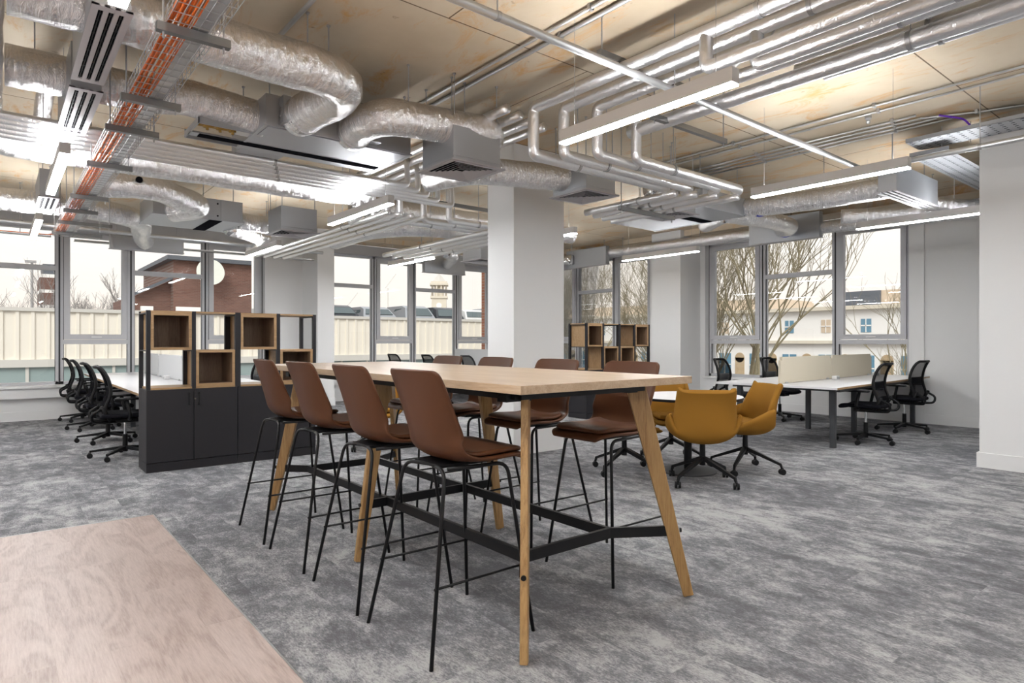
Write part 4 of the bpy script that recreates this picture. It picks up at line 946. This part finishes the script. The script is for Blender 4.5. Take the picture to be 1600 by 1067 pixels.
# thin steel service pipes
pipe('straight steel sprinkler pipe running diagonally over the foil pipes', [(-0.5, 2.59, 2.97), (6.58, 2.68, 2.97)], 0.024, 0, 'galv', clips=[((3.55, 2.63, 2.97), 'x'), ((2.03, 2.62, 2.97), 'x')], nm='sprinkler_pipe', wob=0)
pipe('steel sprinkler pipe running above the slot box to the right wall block', [(6.58, 2.74, 2.95), (6.58, -0.5, 2.95)], 0.026, 0, 'galv', clips=[((6.58, 1.70, 2.95), 'y')], nm='sprinkler_pipe', wob=0)
pipe('steel sprinkler pipe passing behind the left slot boxes', [(0.04, 6.14, 2.97), (1.3, 6.12, 2.97)], 0.028, 0, 'galv', clips=[((0.28, 6.13, 2.97), 'x')], nm='sprinkler_pipe', wob=0)
pipe('white steel pipe along the head of the left windows', [(-1.0, 11.05, 2.92), (4.6, 11.12, 2.88)], 0.03, 0, 'galv', clips=[((0.27, 11.07, 2.915), 'x')], nm='sprinkler_pipe', wob=0)
pipe('thin upper steel pipe crossing behind the left slot boxes', [(0.18, 4.15, 3.28), (0.30, 4.15, 3.28), (1.2, 4.6, 3.30)], 0.012, 0, 'galv', nm='conduit', wob=0)
# conduits clipped to the soffit
def conduit(label, pts, r=0.011, sad=()):
    t = thing('conduit', label, 'conduit', pts[0]); o = Vector(pts[0])
    obj('tube', B().tube([Vector(p) - o for p in pts], r, 8, bend=0.05), 'galv', t, True)
    for p in sad:
        p = Vector(p) - o; obj('saddle', B().box((p.x - 0.02, p.y - 0.012, -0.015), (p.x + 0.02, p.y + 0.012, CZ - o.z)), 'galv', t)
zc = 3.455
for i, (x, y0, y1) in enumerate(((6.32, 0.3, 5.6), (6.50, 0.3, 5.6), (6.90, 2.3, 5.8), (7.02, 2.3, 5.8), (7.14, 2.2, 5.8), (7.26, 2.1, 5.8))):
    conduit('thin steel conduit on the soffit at upper right, %s of six from the left' % ('first', 'second', 'third', 'fourth', 'fifth', 'sixth')[i], [(x, y0, zc), (x, y1, zc)], sad=[(x, 2.45 + 0.03 * i, zc), (x, 3.9 + 0.03 * i, zc), (x, 1.0, zc) if i < 2 else (x, 5.0, zc)])
conduit('thin conduit bending toward the perforated cable tray', [(7.02, 2.3, zc), (7.25, 1.9, zc), (7.4, 1.5, zc)], sad=[(7.25, 1.9, zc)])
conduit('slim black-topped channel on the soffit above the upper foil duct bend', [(1.57, 2.6, zc), (1.57, 4.9, zc)], 0.016)
conduit('steel conduit on the soffit running behind the arching duct', [(3.13, 1.6, zc), (3.13, 5.2, zc)], 0.016, sad=[(3.13, 3.3, zc)])
conduit('steel conduit on the soffit close to the upper pipe bundle', [(3.02, 1.6, zc), (3.02, 6.5, zc)], 0.012, sad=[(3.02, 2.9, zc)])
conduit('short pair of conduit rails crossing the soffit at the top left', [(0.1, 3.95, zc), (0.42, 3.98, zc)], 0.014)
conduit('slotted channel end beside the left slot box', [(0.18, 6.25, zc), (0.6, 6.3, zc)], 0.02)
# unistrut frames hung from the soffit above the pipes
def frame_hang(label, x0, x1, y, z):
    t = thing('support_frame', label, 'pipe support', ((x0 + x1) / 2, y, z)); o = ((x0 + x1) / 2, y, z)
    strut_hanger(t, o, x0, x1, y, z)
for lb, x0, x1, y, z in (('slotted steel support rail over the upper pipe bundle, near end', 3.2, 4.6, 1.35, 3.24), ('slotted steel support rail over the upper pipe bundle, far end', 3.15, 4.2, 2.95, 3.24),
                         ('slotted steel support rail under the low pipes right of the column', 4.95, 5.85, 4.35, 2.66), ('slotted steel support rail left of the column', 4.05, 4.95, 6.55, 2.98),
                         ('slotted steel support rail above the four crossing pipes', 3.9, 4.9, 3.1, 3.02)):
    frame_hang(lb, x0, x1, y, z)

# basket tray with orange cables
def basket():
    x0, x1, y0, y1, z = 0.618, 0.845, 2.0, 11.1, 2.77
    t = thing('cable_basket', 'wire basket tray running away overhead at upper left, carrying the orange cables', 'cable tray', ((x0 + x1) / 2, 7, z)); o = Vector(((x0 + x1) / 2, 7, z))
    b = B(); w = x1 - x0; r = 0.0022
    def wire(p, q): b.cyl(Vector(p) - o, Vector(q) - o, r, seg=4, cap=False)
    for i in range(6): wire((x0 + w * i / 5, y0, z), (x0 + w * i / 5, y1, z))
    for x in (x0, x1):
        for zz in (z + 0.035, z + 0.07): wire((x, y0, zz), (x, y1, zz))
    y = y0
    while y < y1:
        wire((x0, y, z), (x1, y, z)); wire((x0, y, z), (x0, y, z + 0.07)); wire((x1, y, z), (x1, y, z + 0.07)); y += 0.10
    obj('wire_basket', b, 'rod', t)
    obj('divider', B().box((x1 - 0.115 - o.x, y0 - 7, 0.003), (x1 - 0.045 - o.x, y1 - 7, 0.012)).box((x1 - 0.045 - o.x, y0 - 7, 0.003), (x1 - 0.040 - o.x, y1 - 7, 0.05)), 'galv', t)
    for i, y in enumerate((3.35, 4.45, 5.15, 6.29, 7.8, 8.7, 9.6, 10.6)):
        strut_hanger(t, o, x0 - 0.04, x1 + 0.06 + (0.25 if i > 5 else 0), y, z - 0.002)
basket()
random.seed(3)
for j in range(14):
    x = 0.628 + 0.0085 * (j % 14); zz = 2.782 + 0.009 * (j % 3)
    pts = [(x + random.uniform(-0.006, 0.006), 2.1 + 0.33 * i, zz + random.uniform(-0.004, 0.006)) for i in range(28)]
    if j < 3: pts += [(0.56, 11.08, 2.78), (-0.8, 11.1, 2.78)]
    tag(obj('network_cable', B().tube(pts, 0.0055, 6), 'orange', None, True), 'orange network cable lying in the wire basket tray', 'cable', 'orange network cables in the basket')
random.seed(11)
t = thing('cable_basket', 'slim tray carrying orange cable left across the head of the left window', 'cable tray', (-0.1, 11.15, 2.755))
obj('tray_channel', B().box((-1.2, -0.04, 0), (0.70, 0.04, 0.006)).box((-1.2, -0.04, 0), (0.70, -0.036, 0.03)), 'galv', t); rods(t, (-0.1, 11.15, 2.755), [(0.25, 11.15), (-0.6, 11.15)], 2.755)
t = thing('cable_tray', 'slim grey tray running right along the head of the left windows', 'cable tray', (3.0, 12.2, 2.86))
obj('tray_channel', B().box((-2.05, -0.06, 0), (1.85, 0.06, 0.008)).box((-2.05, -0.06, 0), (1.85, -0.055, 0.03)), 'galv', t); rods(t, (3.0, 12.2, 2.86), [(1.75, 12.2), (3.6, 12.2)], 2.86)

# perforated tray by the right wall
def perf(label, a, b_, z, rz=0.0):
    cx, cy = (a[0] + b_[0]) / 2, (a[1] + b_[1]) / 2; t = thing('cable_tray', label, 'cable tray', (cx, cy, z), rz); hx, hy = (b_[0] - a[0]) / 2, (b_[1] - a[1]) / 2
    obj('tray_bed', B().box((-hx, -hy, 0), (hx, hy, 0.003)).box((-hx, -hy, 0), (-hx + 0.003, hy, 0.04)).box((hx - 0.003, -hy, 0), (hx, hy, 0.04)), 'galvp', t)
    h = B(); nx, ny = max(2, int(hx * 2 / 0.06)), max(2, int(hy * 2 / 0.08))
    for i in range(nx):
        for j in range(ny):
            x, y = -hx + hx * 2 * (i + .5) / nx, -hy + hy * 2 * (j + .5) / ny; h.box((x - 0.006, y - 0.014, -0.001), (x + 0.006, y + 0.014, 0.0))
    obj('slots', h, 'dark', t)['kind'] = 'stuff'; rods(t, (0, 0, 0), [], 0)
    for xx, yy in ((-hx + .03, -hy * .6), (hx - .03, hy * .6)): obj('hanging_rod', B().cyl((xx, yy, -0.03), (xx, yy, CZ - z), 0.004, seg=6), 'rod', t)
perf('perforated steel cable tray running along the soffit toward the right block', (7.22, 0.2), (7.62, 2.5), 3.30)
perf('wide perforated steel cable tray crossing behind the large slot box', (7.5, 2.2), (9.8, 2.56), 3.22)
tag(obj('purple_cable', B().tube([(7.05, 2.15, 3.45), (7.25, 2.0, 3.42), (7.32, 1.95, 3.33)], 0.009, 6, bend=0.05), 'purple', None, True), 'short purple cable dropping into the perforated tray', 'cable')
# small ceiling devices
t = thing('smoke_detector', 'round detector on the soffit at the top left corner', 'detector', (0.215, 3.95, CZ - 0.07))
obj('body', B().lathe([(0.0, -0.0), (0.03, 0.0), (0.045, 0.02), (0.05, 0.07), (0, 0.07)], seg=24), 'skirt', t, 'auto')
t = thing('camera_mount', 'small black device on the soffit above the first linear light', 'detector', (3.52, 1.95, CZ - 0.14))
obj('body', B().box((-0.03, -0.03, 0.0), (0.03, 0.03, 0.14), bev=0.008), 'blackp', t); obj('flex', B().tube([(0, 0, 0.0), (0.10, -0.08, 0.09), (0.16, -0.1, 0.0), (0.1, 0.05, -0.25), (-0.3, 0.08, -0.55)], 0.006, 8, bend=0.08), 'skirt', t, True)
t = thing('fire_sprinkler', 'small sprinkler head on the upper right soffit beside the conduits', 'sprinkler', (6.62, 2.62, CZ - 0.08))
obj('body', B().lathe([(0.0, 0.0), (0.012, 0.0), (0.02, 0.02), (0.012, 0.03), (0.03, 0.05), (0.03, 0.08), (0, 0.08)], seg=16), 'galv', t, 'auto')

# ------------------------------------------------------------------ outside
def ext(name, label, cat, grp=None): 
    return None
struct('ground', B().box((-120, -60, -5.2), (260, 260, -5.0)), 'asph')
# brick piers outside the windows
struct('wall_outer_pier', B().box((XR + 0.405, 7.62, -5), (XR + 0.50, 8.85, 4)), 'brickj')
struct('wall_outer_corner', B().box((9.82, YL + 0.405, -5), (11.4, YL + 0.55, 4)), 'brickj')
# car park with cream cladding
t = thing('car_park', 'long cream ribbed car park parapet with a glazed strip, outside the left windows', 'building', (6, 27, -5))
b = B().box((-24, 0, 5.66), (17, 0.3, 7.34)); x = -24.0
while x < 17: b.box((x, -0.05, 5.66), (x + 0.10, 0, 7.32)); x += 0.42
obj('ribbed_cladding', b, 'clad', t); obj('coping', B().box((-24, -0.1, 7.30), (17, 0.35, 7.42)), 'cladc', t)
obj('beam', B().box((-24, -0.12, 5.40), (17, 0.3, 5.66)), 'cladc', t)
obj('glazed_strip', B().box((-24, 0.02, 3.4), (17, 0.3, 5.40)), 'gwin', t); b = B(); x = -24.0
while x < 17: b.box((x, -0.04, 3.4), (x + 0.09, 0.02, 5.40)); x += 1.25
obj('glazing_bars', b, 'cladc', t); obj('lower_wall', B().box((-24, 0, 0), (17, 0.3, 3.4)), 'clad', t)
obj('deck', B().box((-24, 0.3, 6.4), (17, 6.6, 6.62)), 'cladc', t)
def car(label, x, y, m, h=1.5, w=1.75):
    t = thing('parked_car', label, 'car', (x, y, 1.62)); L = 4.1
    prof = [(-L / 2, 0.35), (-L / 2, 0.75), (-L / 2 + 0.12, 0.92), (-L / 2 + 0.45, h - 0.12), (-L / 2 + 0.8, h), (0.3, h), (1.0, 1.0), (L / 2 - 0.15, 0.85), (L / 2, 0.6), (L / 2, 0.35)]
    b = B(); rows = []
    for s, k_ in ((-1, 0.86), (-0.9, 0.97), (0.9, 0.97), (1, 0.86)):
        rows.append([b.bm.verts.new((s * w / 2 * (0.80 if z > 1.05 else 1), yy, z * (1 if abs(s) < 1 else 0.985))) for yy, z in prof])
    for i in range(3):
        for j in range(len(prof)):
            q = (j + 1) % len(prof); b.bm.faces.new((rows[i][j], rows[i][q], rows[i + 1][q], rows[i + 1][j]))
    b.bm.faces.new(rows[0]); b.bm.faces.new(rows[-1][::-1]); obj('body', b, m, t, 'auto')
    g_ = B().quadbar((0, -L / 2 + 0.14, 0.98), (0, -L / 2 + 0.42, h - 0.14), w * 0.84, 0.03, w * 0.70, 0.03, (1, 0, 0)); obj('rear_window', g_, 'carg', t)
    g_ = B().box((-w * 0.425, -1.3, 1.0), (-w * 0.40, 0.5, h - 0.16)).box((w * 0.40, -1.3, 1.0), (w * 0.425, 0.5, h - 0.16)); obj('side_window', g_, 'carg', t)
    for s in (-1, 1):
        for yy in (-1.2, 1.3): obj('wheel', B().cyl((s * w * 0.42, yy, 0.31), (s * w * 0.5, yy, 0.31), 0.31, seg=20), 'blackp', t, 'auto')
def atY(px, Y):
    u = (px - 800) / FPX; rx, ry = math.sin(TH) + u * math.cos(TH), math.cos(TH) - u * math.sin(TH); return rx / ry * Y
for lb, x, m, h in (('leftmost dark car on the car park roof', 12.6, 'carB', 1.40), ('low dark car on the car park roof beside the leftmost', 14.6, 'carA', 1.38), ('silver hatchback on the car park roof behind the first opening sash', 16.9, 'carA', 1.50), ('dark estate car on the car park roof left of the clock tower', 18.75, 'carB', 1.48),
                     ('white car on the car park roof below the clock tower', 20.6, 'carC', 1.42), ('silver car on the car park roof nearest the brick pier', 22.5, 'carA', 1.56)):
    car(lb, x, 30.2, m, h)
# brick hall with dish
t = thing('brick_hall', 'red brown brick hall with a sloping wing behind the car park parapet', 'building', (9.3, 34, -5))
obj('main_block', B().box((-2.7, 0, 0), (3.6, 8, 10.2)), 'brick', t)
obj('roof_edge', B().box((-3.0, -0.3, 10.2), (3.8, 8, 10.4)), 'slate', t)
b = B(); vs = [b.bm.verts.new(v) for v in ((-4.2, 0.6, 0), (-2.7, 0.6, 0), (-2.7, 0.6, 9.25), (-4.2, 0.6, 8.45), (-4.2, 8, 0), (-2.7, 8, 0), (-2.7, 8, 9.25), (-4.2, 8, 8.45))]
for f in ((0, 1, 2, 3), (7, 6, 5, 4), (0, 4, 5, 1), (1, 5, 6, 2), (2, 6, 7, 3), (3, 7, 4, 0)): b.bm.faces.new([vs[i] for i in f])
obj('side_wing', b, 'brick', t)
b = B().quadbar((-4.3, 0.4, 8.50), (-2.7, 0.4, 9.36), 0.5, 0.14, 0.5, 0.14, (0, 1, 0)); obj('sloping_roof', b, 'slate', t)
obj('wall_lamp', B().box((-4.0, 0.3, 7.7), (-3.5, 0.6, 7.95)), 'bwhite', t); obj('vent', B().box((-3.4, 0.45, 7.0), (-3.1, 0.6, 7.45)), 'dish', t)
obj('lintel_beam', B().box((-2.6, -0.12, 7.75), (-1.0, 0.02, 7.95)), 'bwhite', t); obj('ladder', B().box((-1.25, -0.1, 6.6), (-1.1, 0, 7.75)), 'bwhite', t)
t = thing('satellite_dish', 'round pale satellite dish on the brick hall wall', 'satellite dish', (8.1, 33.4, 4.65))
b = B().lathe([(0.64, 0.12), (0.45, 0.05), (0.2, 0.01), (0.0, 0.0), (0.0, -0.03), (0.2, -0.02), (0.45, 0.02), (0.64, 0.10)], seg=32)
bmesh.ops.rotate(b.bm, verts=b.bm.verts, cent=(0, 0, 0), matrix=Matrix.Rotation(math.radians(82), 3, 'X')); obj('reflector', b, 'dish', t, 'auto'); obj('bracket', B().tube([(0, 0.02, 0), (0, 0.6, -0.2)], 0.03, 8), 'galv', t)
t = thing('pole', 'thin white pole standing in front of the brick hall', 'pole', (10.0, 33.0, 1.62)); obj('mast', B().cyl((0, 0, 1.3), (0, 0, 4.2), 0.06), 'bwhite', t); obj('foot', B().cyl((0, 0, 0), (0, 0, 1.3), 0.08), 'rod', t)
# tower block
t = thing('apartment_tower', 'distant brick tower block with pale floor bands at far left', 'building', (5.0, 90, -5)); b = B(); w_ = B()
for i in range(8): b.box((-1.2, 0, i * 1.75), (1.6, 6, i * 1.75 + 1.35)); w_.box((-1.2, 0.05, i * 1.75 + 1.35), (1.6, 6, i * 1.75 + 1.75))
b.box((-2.4, 0.5, 0), (-1.2, 5, 9.6)); obj('brick_bands', b, 'brick', t); obj('pale_bands', w_, 'bwhite', t); obj('roof', B().box((-0.9, 0.5, 14), (1.6, 5, 15.2)), 'slate', t)
t = thing('street_lamp', 'tall grey lamp column outside the far left window', 'street lamp', (atY(50, 70), 70, -5)); obj('post', B().cyl((0, 0, 0), (0, 0, 13.2), 0.16, 0.10), 'rod', t); obj('lamp_head', B().box((-0.5, -0.2, 13.2), (0.3, 0.2, 13.4)), 'rod', t)
# clock tower
t = thing('clock_tower', 'pale stone clock tower with a pointed cap seen through the far window', 'clock tower', (95.7, 150, -5), -0.6)
obj('shaft', B().box((-2.0, -2.0, 0), (2.0, 2.0, 18.6)), 'stone', t); obj('cornice', B().box((-2.35, -2.35, 18.2), (2.35, 2.35, 18.8)).box((-2.5, -2.5, 21.8), (2.5, 2.5, 22.4)).box((-2.2, -2.2, 22.4), (2.2, 2.2, 22.9)), 'stone', t)
b = B()
for x in (-1.9, -0.63, 0.63, 1.9):
    for y in (-1.9, 1.9): b.box((x - 0.22, y - 0.22, 18.8), (x + 0.22, y + 0.22, 21.8)); b.box((y - 0.22, x - 0.22, 18.8), (y + 0.22, x + 0.22, 21.8))
b.box((-1.3, -1.3, 18.8), (1.3, 1.3, 21.8)); obj('belfry', b, 'stone', t)
b = B().cyl((0, 0, 22.9), (0, 0, 25.2), 1.9, 0.1, 4); obj('cap_roof', b, 'cladc', t)
b = B()
for s in (-1, 1):
    for a_ in (-1.0, 0.0, 1.0): b.box((a_ - 0.25, s * 2.02 - 0.02, 11.5), (a_ + 0.25, s * 2.02 + 0.02, 13.5)); b.box((s * 2.02 - 0.02, a_ - 0.25, 11.5), (s * 2.02 + 0.02, a_ + 0.25, 13.5))
obj('window', b, 'slate', t)
b = B()
for d in ((0, -1), (1, 0), (0, 1), (-1, 0)): b.cyl((d[0] * 2.0, d[1] * 2.0, 16.2), (d[0] * 2.08, d[1] * 2.08, 16.2), 0.75, seg=24)
obj('clock_face', b, 'bwhite', t)
# distant cranes
for lb, px, h_ in (('faint tower crane far behind the car park, left one', 545, 17), ('faint tower crane far behind the car park, right one', 606, 24)):
    t = thing('tower_crane', lb, 'crane', (atY(px, 190), 190, -5)); obj('mast', B().cyl((0, 0, 0), (0, 0, h_), 0.16, seg=4), 'cladc', t); obj('jib', B().cyl((-1, 0, h_), (3, 0, h_ + 5), 0.12, seg=4), 'cladc', t)
# low distant houses
t = thing('terrace_roofs', 'low pale rooftops on the horizon beyond the left windows', 'building', (10, 110, -5)); b = B(); random.seed(5)
for i in range(14):
    x = -10 + i * 3.2; h_ = 7.5 + random.random() * 1.3; b.box((x, 0, 0), (x + 3.0, 6, h_))
obj('facade', b, 'cladc', t)
# white terrace opposite the right windows (faces -X)
t = thing('white_terrace', 'white rendered terrace with blue sash windows across the street, right windows', 'building', (35, 18, -5))
obj('facade', B().box((0, -12, 0), (8, 30, 8.05)), 'bwhite', t); obj('cornice', B().box((-0.25, -12, 6.15), (0, 30, 6.32)).box((-0.3, -12, 7.95), (0, 30, 8.15)), 'stone', t)
obj('attic_storey', B().box((1.5, -11, 8.15), (7, -4.2, 9.0)), 'btan', t); obj('slate_mansard', B().box((1.4, -4.2, 8.15), (7, -1.8, 9.0)), 'slate', t); obj('tan_block', B().box((1.6, 2.0, 8.15), (7, 28, 8.9)), 'btan', t)
for i in range(16):
    yy = -10.2 + i * 2.05
    for z0, z1, wd in ((6.75, 7.45, 0.5), (4.2, 5.55, 0.8)):
        w_ = obj('window', B().box((-0.03, yy - wd / 2, z0), (0.05, yy + wd / 2, z1)), 'bluew' if (i % 3) != 1 or z0 < 6 else 'btan', t)
        obj('glazing_bar', B().box((-0.06, yy - 0.02, z0), (-0.03, yy + 0.02, z1)).box((-0.06, yy - wd / 2, (z0 + z1) / 2 - 0.03), (-0.03, yy + wd / 2, (z0 + z1) / 2 + 0.03)), 'bwhite', w_)
    obj('brick_arch', B().box((-0.04, yy + 0.75, 0), (0.05, yy + 1.35, 5.3)).cyl((-0.04, yy + 1.05, 5.3), (0.05, yy + 1.05, 5.3), 0.3, seg=20), 'brickt', t)
t = thing('brick_block', 'brown brick building behind the bare trees at the corner windows', 'building', (42, 52, -5)); obj('facade', B().box((0, -8, 0), (8, 30, 8.6)), 'btan', t); obj('slate_roof', B().box((-0.4, -8.4, 8.6), (8.4, 30.4, 9.1)), 'cladc', t)

# bare trees
def tree(label, x, y, z, h, m, seed, spread=0.55, depth=6, lean=(0, 0), r0=0.14, grp=None, first_len=0.22):
    rnd = random.Random(seed); b = B(); tr_ = B()
    def grow(p, d, L, r, k_):
        n_ = 3 if k_ < 3 else 2; pts = [p]; q = p.copy(); dd = d.copy()
        for i in range(n_):
            dd = (dd + Vector((rnd.uniform(-1, 1), rnd.uniform(-1, 1), rnd.uniform(-0.3, 0.9))) * 0.16).normalized(); q = q + dd * L / n_; pts.append(q)
        rr = [r * (1 - 0.35 * i / n_) for i in range(n_ + 1)]
        (tr_ if k_ == 0 else b).tube(pts, rr, 6 if k_ < 2 else (4 if k_ < 4 else 3), cap=False)
        if k_ >= depth: return
        for c in range(3 if k_ < 3 else rnd.choice((2, 2, 3))):
            s = dd + Vector((rnd.uniform(-1, 1), rnd.uniform(-1, 1), rnd.uniform(-0.15, 0.7))) * spread
            s.normalize(); at = pts[-1] if c < 2 else pts[-2]
            grow(at, s, L * rnd.uniform(0.66, 0.92), r * (0.62 if c else 0.7), k_ + 1)
    t = thing('bare_tree', label, 'tree', (x, y, z), 0, grp)
    grow(Vector((0, 0, 0)), Vector((lean[0], lean[1], 1)).normalized(), h * first_len, r0, 0)
    obj('trunk', tr_, m, t, True); obj('branches', b, m, t, True)
for i, (x, y, h_, ln, lb) in enumerate(((18.5, 12.2, 12.5, (0.0, 0.1), 'bare olive barked tree filling the left opening of the right window'), (17.5, 8.7, 13, (-0.05, 0.5), 'bare olive barked tree with slanting branches behind the cream screens'),
                                       (20.5, 8.4, 9.5, (0.1, -0.35), 'bare tree leaning right behind the task chairs'), (21.5, 20.5, 12.5, (0, 0), 'bare tree behind the right shelving unit'), (24, 25.5, 11, (0, 0.1), 'bare bushy tree between the column and the right shelving unit'), (23, 13.5, 12, (0, 0), 'bare tree right of centre in the right window, further back'))):
    tree(lb, x, y, -5, h_, M['bark'], 20 + i, 0.55, 8, ln, 0.12, 'bare street trees outside the right windows')
for i, (px, Y, h_, lb) in enumerate(((112, 62, 11.5, 'bare grey tree at the left of the second window bay'), (142, 60, 11.5, 'bare grey tree in the middle of the second window bay'), (178, 58, 11.5, 'bare grey tree at the right of the second window bay'), (18, 66, 11.5, 'bare grey tree at the far left edge'))):
    tree(lb, atY(px, Y), Y, -5, h_, M['barkg'], 50 + i, 0.5, 7, (0, 0), 0.2, 'bare trees beyond the car park')
